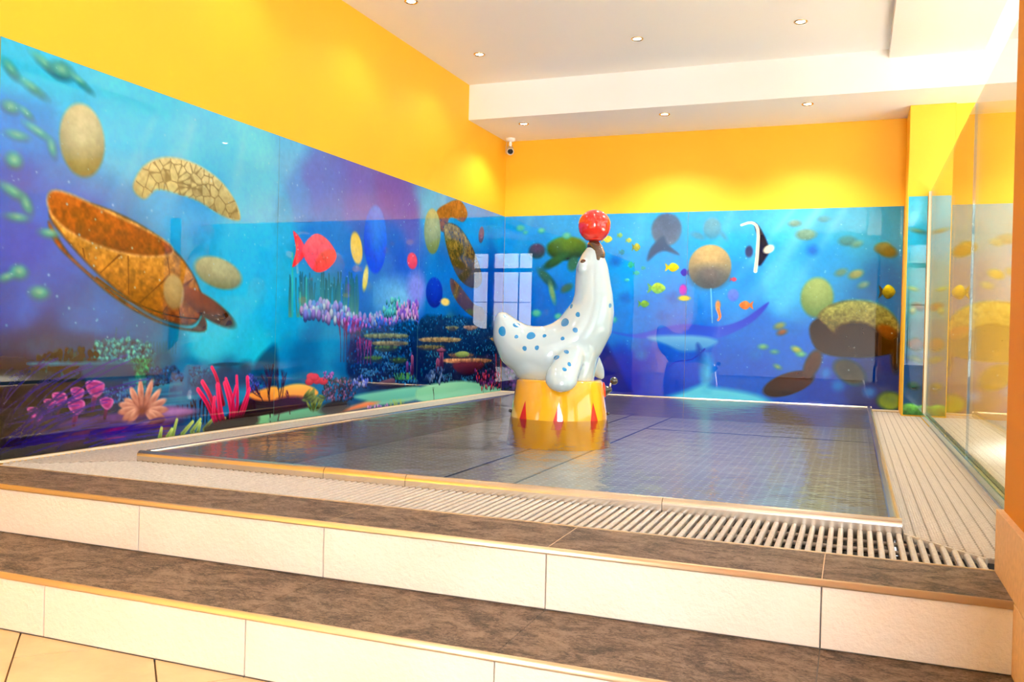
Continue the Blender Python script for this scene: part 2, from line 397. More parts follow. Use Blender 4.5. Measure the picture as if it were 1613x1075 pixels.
vs = [bm.verts.new(p+Vector((0, 0, z))) for z in (-.02, .001) for p in (a_-n_, b_-n_, b_+n_, a_+n_)]
for f in ((3, 2, 1, 0), (4, 5, 6, 7), (0, 1, 5, 4), (1, 2, 6, 5), (2, 3, 7, 6), (3, 0, 4, 7)): bm.faces.new([vs[i] for i in f])
eo = obj('mitre_edge', bm, M['grate'], gt); eo.location = -gt.location
st(box('floor_channel', 3.40, 3.735, YT, 7.658, -.13, -.125, M['channel']))
st(box('trim_1', PX0, PX1, PY1+.002, YB-.032, -.02, .004, M['grate']))

# ------------------------------------------------------------------ pool basin
pool = tag(empty('paddling_pool', ((PX0+PX1)/2, PY0, -.15)), 'shallow stainless steel paddling pool with a studded floor, sunk behind the steps', 'pool')
child('basin_floor', PX0, PX1, PY0, PY1, -.17, -.15, M['pool_floor'], pool)
for a in ((PX0+.02, PX0+.035, PY0+.03, PY1-.03), (PX1-.035, PX1-.02, PY0+.03, PY1-.03), (PX0+.035, PX1-.035, PY0+.02, PY0+.035), (PX0+.035, PX1-.035, PY1-.035, PY1-.02)):
    child('basin_wall', *a, -.15, .028, M['steel'], pool)
for x in (1.345, 1.715):
    child('floor_seam', x-.006, x+.006, PY0+.04, PY1-.04, -.15, -.147, M['channel'], pool)
child('floor_seam', 1.72, PX1-.04, 6.9, 6.908, -.15, -.1475, M['channel'], pool)
def coping(a, b, nrm):                                # rounded rim profile swept from a to b; nrm points outwards
    a, b, nrm = Vector(a), Vector(b), Vector(nrm); bm = bmesh.new()
    prof = [(0, -.02), (0, .018)]
    for k in range(7):
        t = PI/2*k/6; prof.append((-.022+.022*math.cos(t), .020+.022*math.sin(t)))
    prof += [(-.034, .040), (-.040, .030), (-.040, -.02)]
    A = [bm.verts.new(a+nrm*p[0]+Vector((0, 0, p[1]))) for p in prof]; B = [bm.verts.new(b+nrm*p[0]+Vector((0, 0, p[1]))) for p in prof]
    for k in range(len(prof)):
        q = (k+1) % len(prof); bm.faces.new((A[k], A[q], B[q], B[k]))
    bm.faces.new(A[::-1]); bm.faces.new(B)
    o = obj('coping_section', bm, M['steel'], pool); o.location = -pool.location
    return o
g = .0012
xs = [PX0, 1.331, 1.687, 2.65, PX1]
for a, b in zip(xs, xs[1:]): coping((a+g, PY0, 0), (b-g, PY0, 0), (0, -1, 0))
ys = [PY0+.042, 4.6, 6.3, PY1-.042]
for a, b in zip(ys, ys[1:]):
    coping((PX0, a+g, 0), (PX0, b-g, 0), (-1, 0, 0)); coping((PX1, a+g, 0), (PX1, b-g, 0), (1, 0, 0))
for a, b in zip(xs, xs[1:]): coping((a+g, PY1, 0), (b-g, PY1, 0), (0, 1, 0))
bm = bmesh.new()
vs = [bm.verts.new(p) for p in ((PX0+.036, PY0+.036, .034), (PX1-.036, PY0+.036, .034), (PX1-.036, PY1-.036, .034), (PX0+.036, PY1-.036, .034))]; bm.faces.new(vs)
wt = obj('pool_water', bm, M['water']); tag(wt, 'clear shallow water filling the steel paddling pool, mirroring the picture walls', 'water')

# ------------------------------------------------------------------ glass screen on the right
scr = tag(empty('glass_screen', (XG, 3.9, 0)), 'clear frameless glass screen standing in a floor channel right of the pool', 'glass screen')
for y0, y1 in ((2.60, 4.874), (4.880, 7.60)):
    child('glass_pane', XG-.006, XG+.006, y0, y1, .025, 1.765, M['glass'], scr, .001)
child('silicone_joint', XG-.006, XG+.006, 4.8742, 4.8798, .025, 1.764, M['silicone'], scr)
child('floor_rail', XG-.028, XG-.010, 2.60, 7.60, 0, .040, M['glass_edge'], scr, .003)
child('floor_rail', XG+.010, XG+.028, 2.60, 7.60, 0, .040, M['frame'], scr, .003)
child('rail_gasket', XG-.010, XG+.010, 2.60, 7.60, 0, .022, M['dark'], scr)
child('wall_profile', XG-.016, XG+.016, 7.60, 7.659, 0, 1.765, M['frame'], scr, .002)
BG_LEFT=[(2.61,1.674,(60,190,235)),(2.616,1.393,(35,130,215)),(2.762,1.587,(70,195,240)),(2.622,1.11,(40,95,190)),(2.657,0.855,(45,80,190)),(2.721,0.649,(30,100,200)),(2.806,1.005,(45,110,210)),(2.874,0.876,(30,95,200)),(2.633,0.594,(15,80,170)),(2.787,0.49,(8,55,110)),(2.639,0.334,(4,10,25)),(2.92,0.35,(5,30,50)),(2.645,0.073,(6,4,12)),(2.995,0.064,(16,9,34)),(2.793,0.22,(8,6,24)),(2.79,0.355,(4,14,34)),(2.637,0.438,(6,30,70)),(2.99,0.263,(8,20,44)),(2.797,0.057,(10,6,20)),(3.209,0.221,(14,50,90)),(3.292,0.034,(30,18,60)),(3.452,1.712,(90,200,245)),(3.169,1.756,(95,205,245)),(3.252,1.511,(85,195,245)),(3.682,1.509,(110,205,250)),(4.199,1.615,(120,215,250)),(3.689,1.28,(45,165,235)),(4.208,1.363,(95,200,250)),(4.22,1.0,(60,185,245)),(4.349,0.713,(40,180,235)),(3.088,0.577,(15,110,190)),(3.28,0.474,(15,105,165)),(3.488,0.426,(20,120,170)),(3.911,0.489,(45,195,230)),(4.241,0.415,(45,195,230)),(3.866,0.283,(20,100,150)),(3.285,0.307,(10,60,90)),(4.426,0.26,(20,130,190)),(3.496,0.172,(20,70,120)),(4.12,0.632,(50,190,240)),(4.503,1.601,(110,190,240)),(4.517,1.22,(60,170,225)),(4.641,1.431,(85,150,225)),(4.845,1.545,(95,125,210)),(5.308,1.581,(100,105,195)),(5.85,1.576,(105,90,180)),(6.161,1.476,(100,90,180)),(4.863,1.1,(50,115,205)),(5.256,0.878,(45,105,195)),(5.871,1.152,(55,90,190)),(6.086,0.878,(55,95,195)),(4.594,0.917,(50,170,215)),(4.877,0.733,(55,135,160)),(4.539,0.643,(30,165,215)),(5.034,0.529,(20,140,190)),(4.75,0.367,(15,110,160)),(5.36,0.398,(10,70,120)),(5.724,0.207,(10,50,90)),(4.686,0.249,(10,90,140)),(5.792,0.769,(70,140,205)),(4.495,0.104,(20,60,100)),(6.49,1.571,(80,180,225)),(7.256,1.564,(40,150,220)),(7.937,1.588,(25,160,225)),(6.754,1.127,(20,110,190)),(6.655,0.697,(15,110,180)),(7.3,0.827,(20,100,180)),(7.888,1.094,(15,75,165)),(6.789,0.485,(10,60,90)),(7.613,0.484,(10,50,80)),(6.804,0.216,(10,50,80)),(7.951,0.114,(30,40,70))]  # violet upper tones keep the yellow wall's reflection in the print colour
BG_BACK=[(0.038,1.605,(25,160,220)),(0.239,1.54,(30,150,220)),(0.562,1.595,(45,165,230)),(1.306,1.58,(55,165,225)),(1.316,1.227,(25,150,225)),(1.328,0.755,(18,125,212)),(1.223,0.16,(10,50,170)),(1.463,0.17,(15,80,190)),(1.922,0.42,(20,90,200)),(2.172,1.62,(65,168,222)),(2.187,1.053,(42,140,220)),(2.454,1.334,(62,160,222)),(2.713,1.663,(85,185,228)),(2.982,1.329,(55,150,215)),(2.622,1.054,(80,175,230)),(2.473,0.606,(42,112,205)),(2.744,0.446,(32,105,200)),(2.481,0.27,(22,95,195)),(3.014,0.127,(15,70,170)),(3.23,1.597,(75,170,210)),(3.479,1.591,(60,150,190)),(3.493,1.057,(25,105,165)),(3.514,0.257,(8,55,125)),(3.421,0.038,(5,40,110)),(0.453,0.863,(15,115,205)),(0.465,0.373,(12,70,150)),(0.144,0.115,(40,40,90)),(0.699,1.229,(30,140,220))]
ART=[
('r','L',3.679,1.607,-20,0.072,0.847,(190,240,255),0.22),
('r','L',3.413,1.578,-28,0.049,1.017,(190,240,255),0.16),
('r','L',4.087,1.592,-12,0.071,0.918,(190,240,255),0.2),
('r','L',3.847,0.897,-30,0.048,0.679,(190,240,255),0.16),
('r','L',6.719,1.762,-20,0.074,1.053,(190,240,255),0.14),
('r','B',2.921,1.713,-35,0.088,1.808,(190,235,255),0.3),
('r','B',2.711,1.719,-38,0.055,1.771,(190,235,255),0.2),
('r','B',3.126,1.707,-30,0.065,1.411,(190,235,255),0.2),
('r','B',2.17,1.677,-20,0.079,1.362,(190,235,255),0.14),
('r','B',1.364,1.668,-10,0.118,1.176,(190,235,255),0.12),
('r','B',0.268,1.693,-20,0.074,0.74,(190,235,255),0.2),
('e','L',2.787,0.477,0.22,0.038,0,(6,60,105),(6,60,105),8),
('e','L',3.055,0.455,0.268,0.046,0,(8,70,115),(8,70,115),6),
('c','L',[(3.055,0.475),(3.24,0.504),(3.423,0.474),(3.468,0.395),(3.449,0.301),(3.244,0.354),(3.093,0.388)],420,0.007,0.017,[(40,130,150),(30,105,135),(75,170,175),(18,80,110)],1.0,1.2,0),
('c','L',[(2.788,0.436),(3.091,0.461),(3.13,0.372),(2.988,0.32),(2.728,0.357)],160,0.008,0.016,[(8,50,62),(10,66,78),(6,36,50)],1.0,1.15,2),
('c','L',[(3.283,0.392),(3.468,0.401),(3.492,0.299),(3.346,0.259)],150,0.008,0.015,[(40,150,115),(25,110,100),(18,80,85)],1.0,1.15,3),
('p','L',[(3.022,0.384),(3.303,0.377),(3.286,0.271),(3.06,0.282)],(25,85,125),(15,55,95),2,None,0),
('p','L',[(2.789,0.396),(3.283,0.383),(3.295,0.371),(2.789,0.385)],(60,150,190),(20,70,110),1,None,0),
('c','L',[(3.133,0.27),(3.408,0.265),(3.453,0.175),(3.153,0.195)],260,0.005,0.011,[(40,90,160),(25,60,125),(70,130,190)],1.0,1.15,4),
('e','L',3.512,0.378,0.079,0.083,0,(15,90,125),(15,90,125),5),
('e','L',3.718,0.323,0.133,0.06,0,(20,120,170),(20,120,170),5),
('b','L',3.424,0.427,0.106,90,8,2,0.003,(25,110,140),(25,130,160),0,3),
('b','L',3.446,0.426,0.107,90,8,2,0.003,(25,110,140),(25,130,160),1,3),
('b','L',3.467,0.426,0.107,90,8,2,0.003,(25,110,140),(25,130,160),2,3),
('b','L',3.488,0.426,0.108,90,8,2,0.003,(25,110,140),(25,130,160),3,3),
('b','L',3.51,0.426,0.108,90,8,2,0.003,(25,110,140),(25,130,160),4,3),
('b','L',3.532,0.425,0.109,90,8,2,0.003,(25,110,140),(25,130,160),5,3),
('b','L',3.554,0.425,0.109,90,8,2,0.003,(25,110,140),(25,130,160),6,3),
('b','L',3.577,0.425,0.11,90,8,2,0.003,(25,110,140),(25,130,160),7,3),
('b','L',3.599,0.424,0.11,90,8,2,0.003,(25,110,140),(25,130,160),8,3),
('b','L',3.202,0.501,0.065,90,20,3,0.002,(25,110,140),(25,120,150),31,3),
('b','L',3.28,0.495,0.061,90,20,3,0.002,(25,110,140),(25,120,150),32,3),
('e','L',3.446,0.301,0.128,0.005,0,(60,150,185),(60,150,185),1),
('e','L',3.412,0.287,0.126,0.005,0,(60,150,185),(60,150,185),1),
('e','L',3.488,0.267,0.13,0.005,0,(60,150,185),(60,150,185),1),
('e','L',3.426,0.255,0.126,0.005,0,(60,150,185),(60,150,185),1),
('e','L',3.404,0.24,0.125,0.005,0,(60,150,185),(60,150,185),1),
('e','L',3.49,0.22,0.13,0.005,0,(60,150,185),(60,150,185),1),
('e','L',3.629,0.195,0.138,0.005,0,(60,150,185),(60,150,185),1),
('e','L',3.597,0.181,0.136,0.005,0,(60,150,185),(60,150,185),1),
('e','L',3.588,0.165,0.135,0.005,0,(60,150,185),(60,150,185),1),
('e','L',3.446,0.159,0.128,0.005,0,(60,150,185),(60,150,185),1),
('e','L',3.528,0.138,0.132,0.005,0,(60,150,185),(60,150,185),1),
('c','L',[(3.406,0.349),(3.601,0.359),(3.672,0.291),(3.408,0.265)],170,0.006,0.014,[(18,55,105),(25,75,125),(40,100,160)],1.0,1.15,5),
('c','L',[(3.694,0.357),(3.865,0.335),(3.892,0.265),(3.72,0.25)],130,0.007,0.013,[(20,115,165),(12,80,130),(35,145,190)],1.0,1.15,6),
('e','L',3.993,0.359,0.127,0.011,0,(20,80,110),(20,80,110),0),
('e','L',3.994,0.32,0.064,0.035,0,(15,70,100),(15,70,100),3),
('e','L',4.158,0.329,0.079,0.043,0,(15,80,110),(15,80,110),4),
('e','L',4.076,0.275,0.328,0.05,0,(20,75,120),(20,75,120),5),
('c','L',[(4.159,0.289),(4.424,0.317),(4.448,0.183),(4.191,0.179)],200,0.006,0.013,[(55,75,160),(35,50,120),(90,95,190)],1.0,1.2,7),
('p','L',[(4.243,0.36),(4.437,0.469),(4.446,0.221),(4.275,0.267)],(15,100,140),(10,60,90),3,None,0),
('b','L',3.727,0.049,0.167,90,9,3,0.004,(18,22,50),(25,30,60),40,3),
('b','L',3.755,0.047,0.168,90,9,3,0.004,(18,22,50),(25,30,60),41,3),
('b','L',3.784,0.044,0.169,90,9,3,0.004,(18,22,50),(25,30,60),42,3),
('b','L',3.814,0.042,0.17,90,9,3,0.004,(18,22,50),(25,30,60),43,3),
('b','L',3.844,0.039,0.171,90,9,3,0.004,(18,22,50),(25,30,60),44,3),
('b','L',3.874,0.036,0.172,90,9,3,0.004,(18,22,50),(25,30,60),45,3),
('b','L',3.623,0.091,0.085,90,9,3,0.003,(15,30,60),(20,40,70),50,3),
('b','L',3.655,0.089,0.086,90,9,3,0.003,(15,30,60),(20,40,70),51,3),
('b','L',3.688,0.086,0.086,90,9,3,0.003,(15,30,60),(20,40,70),52,3),
('b','L',3.721,0.083,0.087,90,9,3,0.003,(15,30,60),(20,40,70),53,3),
('b','L',3.754,0.08,0.087,90,9,3,0.003,(15,30,60),(20,40,70),54,3),
('p','L',[(4.029,0.082),(4.22,0.166),(4.454,0.183),(4.461,-0.001),(3.926,-0.003)],(60,20,50),(20,8,20),2,None,0.5),
('p','L',[(4.18,0.18),(4.307,0.202),(4.453,0.213),(4.456,0.137),(4.279,0.141)],(245,185,90),(215,140,70),1,None,0),
('p','L',[(4.225,0.041),(4.459,0.049),(4.461,-0.001),(4.197,0.007)],(130,195,150),(110,170,130),0,None,0),
('b','L',4.398,0.004,0.304,95,22,5,0.006,(45,18,30),(90,30,70),60,3),
('b','L',4.348,0.057,0.188,100,28,5,0.004,(40,18,30),(80,30,80),61,3),
('e','L',3.454,0.137,0.213,0.025,0,(160,120,190),(80,60,95),1),
('e','L',3.608,0.115,0.164,0.026,0,(185,145,215),(92,72,107),1),
('e','L',3.413,0.077,0.252,0.028,0,(130,95,165),(65,47,82),1),
('e','L',3.212,0.116,0.23,0.03,0,(110,75,150),(55,37,75),1),
('e','L',3.03,0.06,0.177,0.034,0,(105,65,105),(52,32,52),1),
('e','L',2.894,0.032,0.199,0.031,0,(75,45,85),(37,22,42),1),
('e','L',2.796,0.089,0.126,0.024,0,(90,60,75),(45,30,37),1),
('e','L',2.704,0.046,0.151,0.027,0,(45,28,50),(22,14,25),1),
('e','L',3.176,0.045,0.144,0.03,0,(85,55,120),(42,27,60),1),
('e','L',2.993,0.115,0.139,0.028,0,(95,70,130),(47,35,65),1),
('e','L',2.795,0.144,0.126,0.019,0,(60,40,70),(30,20,35),1),
('e','L',2.673,0.096,0.101,0.021,0,(50,35,50),(25,17,25),1),
('t','L',[(3.075,0.176),(3.089,0.249)],0.01,0.017,(70,15,70),(130,40,120),0),
('p','L',[(3.034,0.299),(3.088,0.308),(3.141,0.29),(3.133,0.251),(3.095,0.229),(3.049,0.255)],(215,105,190),(120,30,105),0,(225,140,210),0.4),
('p','L',[(3.045,0.295),(3.088,0.301),(3.13,0.287),(3.088,0.282)],(125,40,115),(150,55,135),0,None,0),
('t','L',[(2.98,0.187),(2.99,0.239)],0.007,0.012,(70,15,70),(130,40,120),0),
('p','L',[(2.952,0.275),(2.989,0.281),(3.026,0.268),(3.021,0.24),(2.995,0.225),(2.962,0.244)],(215,105,190),(120,30,105),0,(225,140,210),0.4),
('p','L',[(2.959,0.273),(2.989,0.277),(3.018,0.266),(2.99,0.263)],(125,40,115),(150,55,135),0,None,0),
('t','L',[(2.886,0.163),(2.896,0.219)],0.008,0.013,(70,15,70),(130,40,120),0),
('p','L',[(2.856,0.258),(2.895,0.264),(2.933,0.25),(2.928,0.22),(2.9,0.203),(2.866,0.224)],(215,105,190),(120,30,105),0,(225,140,210),0.4),
('p','L',[(2.864,0.255),(2.895,0.259),(2.925,0.248),(2.896,0.244)],(125,40,115),(150,55,135),0,None,0),
('t','L',[(2.836,0.162),(2.844,0.204)],0.006,0.01,(70,15,70),(130,40,120),0),
('p','L',[(2.815,0.233),(2.843,0.237),(2.871,0.226),(2.868,0.204),(2.847,0.192),(2.822,0.208)],(215,105,190),(120,30,105),0,(225,140,210),0.4),
('p','L',[(2.82,0.23),(2.843,0.233),(2.866,0.225),(2.844,0.222)],(125,40,115),(150,55,135),0,None,0),
('t','L',[(2.972,0.11),(2.985,0.176)],0.01,0.016,(70,15,70),(130,40,120),0),
('p','L',[(2.936,0.223),(2.984,0.23),(3.03,0.213),(3.024,0.178),(2.99,0.158),(2.949,0.183)],(215,105,190),(120,30,105),0,(225,140,210),0.4),
('p','L',[(2.946,0.22),(2.984,0.224),(3.021,0.211),(2.984,0.206)],(125,40,115),(150,55,135),0,None,0),
('t','L',[(3.146,0.128),(3.157,0.182)],0.008,0.013,(70,15,70),(130,40,120),0),
('p','L',[(3.116,0.22),(3.156,0.226),(3.196,0.212),(3.19,0.183),(3.162,0.167),(3.127,0.187)],(215,105,190),(120,30,105),0,(225,140,210),0.4),
('p','L',[(3.124,0.217),(3.156,0.221),(3.188,0.21),(3.157,0.206)],(125,40,115),(150,55,135),0,None,0),
('t','L',[(2.755,0.134),(2.763,0.174)],0.006,0.01,(70,15,70),(130,40,120),0),
('p','L',[(2.734,0.203),(2.762,0.207),(2.789,0.197),(2.785,0.175),(2.766,0.163),(2.742,0.178)],(215,105,190),(120,30,105),0,(225,140,210),0.4),
('p','L',[(2.74,0.201),(2.762,0.203),(2.783,0.195),(2.762,0.193)],(125,40,115),(150,55,135),0,None,0),
('t','L',[(2.782,0.121),(2.788,0.153)],0.005,0.008,(70,15,70),(130,40,120),0),
('p','L',[(2.766,0.176),(2.787,0.179),(2.809,0.17),(2.806,0.153),(2.79,0.144),(2.772,0.156)],(215,105,190),(120,30,105),0,(225,140,210),0.4),
('p','L',[(2.77,0.174),(2.788,0.176),(2.804,0.169),(2.788,0.167)],(125,40,115),(150,55,135),0,None,0),
('e','L',3.222,0.041,0.077,0.036,0,(150,20,130),(90,10,80),2),
('e','L',3.308,0.184,0.052,0.02,150,(235,190,175),(150,100,95),0),
('e','L',3.313,0.18,0.038,0.011,150,(165,115,110),(190,140,130),1),
('e','L',3.33,0.212,0.061,0.02,120,(235,190,175),(150,100,95),0),
('e','L',3.335,0.209,0.044,0.011,120,(165,115,110),(190,140,130),1),
('e','L',3.367,0.228,0.07,0.02,95,(235,190,175),(150,100,95),0),
('e','L',3.371,0.225,0.05,0.011,95,(165,115,110),(190,140,130),1),
('e','L',3.414,0.225,0.076,0.02,70,(235,190,175),(150,100,95),0),
('e','L',3.419,0.222,0.054,0.011,70,(165,115,110),(190,140,130),1),
('e','L',3.448,0.197,0.068,0.02,45,(235,190,175),(150,100,95),0),
('e','L',3.452,0.193,0.049,0.011,45,(165,115,110),(190,140,130),1),
('e','L',3.472,0.168,0.069,0.021,20,(235,190,175),(150,100,95),0),
('e','L',3.477,0.164,0.05,0.011,20,(165,115,110),(190,140,130),1),
('e','L',3.479,0.141,0.069,0.021,0,(235,190,175),(150,100,95),0),
('e','L',3.484,0.138,0.05,0.011,0,(165,115,110),(190,140,130),1),
('e','L',3.468,0.118,0.064,0.021,-20,(235,190,175),(150,100,95),0),
('e','L',3.472,0.114,0.046,0.011,-20,(165,115,110),(190,140,130),1),
('e','L',3.289,0.173,0.06,0.02,165,(235,190,175),(150,100,95),0),
('e','L',3.294,0.17,0.043,0.011,165,(165,115,110),(190,140,130),1),
('e','L',3.287,0.153,0.06,0.02,182,(235,190,175),(150,100,95),0),
('e','L',3.291,0.15,0.043,0.011,182,(165,115,110),(190,140,130),1),
('e','L',3.304,0.134,0.052,0.02,200,(235,190,175),(150,100,95),0),
('e','L',3.308,0.131,0.038,0.011,200,(165,115,110),(190,140,130),1),
('e','L',3.451,0.105,0.06,0.021,-35,(235,190,175),(150,100,95),0),
('e','L',3.456,0.102,0.043,0.011,-35,(165,115,110),(190,140,130),1),
('e','L',3.324,0.124,0.044,0.02,215,(235,190,175),(150,100,95),0),
('e','L',3.328,0.12,0.032,0.011,215,(165,115,110),(190,140,130),1),
('e','L',3.378,0.146,0.033,0.022,0,(120,70,70),(120,70,70),2),
('e','L',3.477,0.084,0.056,0.022,10,(130,85,95),(60,35,60),0),
('e','L',3.521,0.042,0.057,0.022,10,(130,85,95),(60,35,60),0),
('e','L',3.435,0.06,0.055,0.022,10,(130,85,95),(60,35,60),0),
('e','L',3.553,0.007,0.058,0.023,10,(130,85,95),(60,35,60),0),
('t','L',[(2.664,0.04),(2.709,0.05),(2.756,0.058),(2.805,0.065),(2.855,0.07),(2.908,0.072)],0.004,0.002,(30,20,95),(85,62,190),0),
('t','L',[(2.852,0.153),(2.921,0.212),(2.999,0.267),(3.087,0.316),(3.186,0.359),(3.296,0.395)],0.004,0.002,(30,20,95),(85,62,190),0),
('t','L',[(2.64,0.069),(2.697,0.114),(2.761,0.155),(2.832,0.19),(2.91,0.221),(2.996,0.245)],0.004,0.002,(30,20,95),(85,62,190),0),
('t','L',[(2.83,0.165),(2.869,0.189),(2.912,0.211),(2.957,0.229),(3.006,0.245),(3.059,0.257)],0.004,0.002,(30,20,95),(85,62,190),0),
('t','L',[(2.776,0.094),(2.823,0.116),(2.873,0.135),(2.926,0.151),(2.983,0.164),(3.042,0.173)],0.004,0.002,(30,20,95),(85,62,190),0),
('t','L',[(2.609,0.194),(2.685,0.239),(2.769,0.28),(2.861,0.316),(2.961,0.347),(3.069,0.373)],0.004,0.002,(30,20,95),(85,62,190),0),
('t','L',[(2.667,0.184),(2.715,0.235),(2.771,0.282),(2.834,0.324),(2.905,0.36),(2.984,0.391)],0.004,0.002,(30,20,95),(85,62,190),0),
('t','L',[(2.829,0.089),(2.887,0.123),(2.95,0.153),(3.018,0.179),(3.092,0.201),(3.172,0.218)],0.004,0.002,(30,20,95),(85,62,190),0),
('t','L',[(2.708,0.032),(2.749,0.069),(2.795,0.101),(2.846,0.13),(2.903,0.154),(2.965,0.173)],0.004,0.002,(30,20,95),(85,62,190),0),
('t','L',[(2.6,0.023),(2.673,0.043),(2.751,0.061),(2.833,0.075),(2.92,0.086),(3.013,0.093)],0.004,0.002,(30,20,95),(85,62,190),0),
('t','L',[(2.736,0.091),(2.771,0.136),(2.813,0.176),(2.862,0.213),(2.917,0.244),(2.98,0.27)],0.004,0.002,(30,20,95),(85,62,190),0),
('t','L',[(2.64,0.089),(2.681,0.116),(2.725,0.14),(2.773,0.16),(2.825,0.177),(2.88,0.191)],0.004,0.002,(30,20,95),(85,62,190),0),
('t','L',[(2.663,0.076),(2.744,0.102),(2.832,0.126),(2.925,0.145),(3.024,0.161),(3.131,0.172)],0.004,0.002,(30,20,95),(85,62,190),0),
('t','L',[(2.741,0.177),(2.79,0.184),(2.84,0.19),(2.892,0.194),(2.945,0.197),(3.0,0.199)],0.004,0.002,(30,20,95),(85,62,190),0),
('t','L',[(2.648,0.157),(2.723,0.178),(2.803,0.197),(2.888,0.212),(2.977,0.224),(3.072,0.233)],0.004,0.002,(30,20,95),(85,62,190),0),
('t','L',[(2.679,0.039),(2.75,0.045),(2.824,0.05),(2.901,0.053),(2.981,0.054),(3.065,0.053)],0.004,0.002,(30,20,95),(85,62,190),0),
('t','L',[(2.782,0.172),(2.86,0.234),(2.947,0.29),(3.046,0.34),(3.155,0.385),(3.277,0.422)],0.004,0.002,(30,20,95),(85,62,190),0),
('t','L',[(2.866,-0.016),(2.903,0.026),(2.947,0.064),(2.996,0.097),(3.053,0.125),(3.116,0.148)],0.004,0.002,(30,20,95),(85,62,190),0),
('t','L',[(2.808,0.071),(2.893,0.123),(2.988,0.171),(3.092,0.212),(3.207,0.248),(3.334,0.277)],0.004,0.002,(30,20,95),(85,62,190),0),
('t','L',[(2.821,0.046),(2.871,0.067),(2.923,0.085),(2.979,0.1),(3.038,0.111),(3.101,0.12)],0.004,0.002,(30,20,95),(85,62,190),0),
('t','L',[(2.624,0.085),(2.716,0.116),(2.816,0.144),(2.922,0.168),(3.037,0.187),(3.161,0.202)],0.004,0.002,(30,20,95),(85,62,190),0),
('t','L',[(2.591,0.023),(2.625,0.053),(2.662,0.079),(2.704,0.101),(2.75,0.12),(2.799,0.135)],0.004,0.002,(30,20,95),(85,62,190),0),
('t','L',[(2.688,0.06),(2.714,0.093),(2.745,0.122),(2.78,0.148),(2.82,0.17),(2.865,0.188)],0.004,0.002,(30,20,95),(85,62,190),0),
('t','L',[(2.705,0.042),(2.75,0.046),(2.797,0.05),(2.845,0.052),(2.894,0.053),(2.945,0.053)],0.004,0.002,(30,20,95),(85,62,190),0),
('t','L',[(2.632,0.142),(2.681,0.148),(2.732,0.152),(2.784,0.156),(2.838,0.158),(2.894,0.158)],0.004,0.002,(30,20,95),(85,62,190),0),
('t','L',[(2.724,0.048),(2.831,0.064),(2.945,0.078),(3.067,0.088),(3.197,0.095),(3.336,0.098)],0.004,0.002,(30,20,95),(85,62,190),0),
('t','L',[(2.733,0.152),(2.771,0.2),(2.817,0.244),(2.869,0.283),(2.928,0.317),(2.996,0.346)],0.004,0.002,(30,20,95),(85,62,190),0),
('t','L',[(2.721,0.047),(2.79,0.053),(2.862,0.057),(2.937,0.06),(3.015,0.061),(3.097,0.06)],0.004,0.002,(30,20,95),(85,62,190),0),
('t','L',[(2.704,0.05),(2.77,0.111),(2.845,0.166),(2.931,0.215),(3.027,0.258),(3.134,0.293)],0.004,0.002,(30,20,95),(85,62,190),0),
('t','L',[(2.728,0.004),(2.783,0.017),(2.841,0.028),(2.902,0.037),(2.966,0.043),(3.033,0.046)],0.004,0.002,(30,20,95),(85,62,190),0),
('t','L',[(2.644,0.053),(2.738,0.07),(2.838,0.083),(2.944,0.094),(3.056,0.101),(3.176,0.105)],0.004,0.002,(30,20,95),(85,62,190),0),
('t','L',[(2.598,0.193),(2.639,0.247),(2.688,0.297),(2.744,0.341),(2.808,0.381),(2.881,0.414)],0.004,0.002,(30,20,95),(85,62,190),0),
('t','L',[(2.696,0.18),(2.754,0.231),(2.818,0.278),(2.891,0.319),(2.971,0.356),(3.06,0.386)],0.004,0.002,(30,20,95),(85,62,190),0),
('t','L',[(2.798,0.089),(2.846,0.1),(2.895,0.109),(2.946,0.117),(3.0,0.122),(3.055,0.125)],0.004,0.002,(30,20,95),(85,62,190),0),
('t','L',[(2.835,0.169),(2.935,0.204),(3.043,0.235),(3.16,0.262),(3.285,0.285),(3.42,0.303)],0.004,0.002,(30,20,95),(85,62,190),0),
('t','L',[(2.771,0.154),(2.828,0.206),(2.894,0.254),(2.967,0.296),(3.049,0.333),(3.14,0.364)],0.004,0.002,(30,20,95),(85,62,190),0),
('t','L',[(2.69,0.241),(2.774,0.295),(2.88,0.329)],0.004,0.002,(35,20,80),(60,40,130),0),
('t','L',[(2.761,0.317),(2.775,0.361),(2.815,0.395)],0.004,0.002,(35,20,80),(60,40,130),0),
('t','L',[(2.77,0.24),(2.786,0.28),(2.826,0.31)],0.004,0.002,(35,20,80),(60,40,130),0),
('t','L',[(2.618,0.327),(2.708,0.367),(2.812,0.391)],0.004,0.002,(35,20,80),(60,40,130),0),
('t','L',[(2.627,0.24),(2.669,0.312),(2.747,0.363)],0.004,0.002,(35,20,80),(60,40,130),0),
('t','L',[(2.766,0.119),(2.78,0.156),(2.816,0.183)],0.004,0.002,(35,20,80),(60,40,130),0),
('t','L',[(2.599,0.304),(2.62,0.347),(2.662,0.378)],0.004,0.002,(35,20,80),(60,40,130),0),
('t','L',[(2.735,0.298),(2.768,0.375),(2.845,0.434)],0.004,0.002,(35,20,80),(60,40,130),0),
('t','L',[(2.632,0.249),(2.656,0.309),(2.713,0.353)],0.004,0.002,(35,20,80),(60,40,130),0),
('t','L',[(2.736,0.189),(2.821,0.22),(2.919,0.237)],0.004,0.002,(35,20,80),(60,40,130),0),
('t','L',[(2.604,0.231),(2.634,0.301),(2.702,0.352)],0.004,0.002,(35,20,80),(60,40,130),0),
('t','L',[(2.708,0.103),(2.742,0.162),(2.807,0.202)],0.004,0.002,(35,20,80),(60,40,130),0),
('t','L',[(2.693,0.071),(2.74,0.164),(2.839,0.231)],0.004,0.002,(35,20,80),(60,40,130),0),
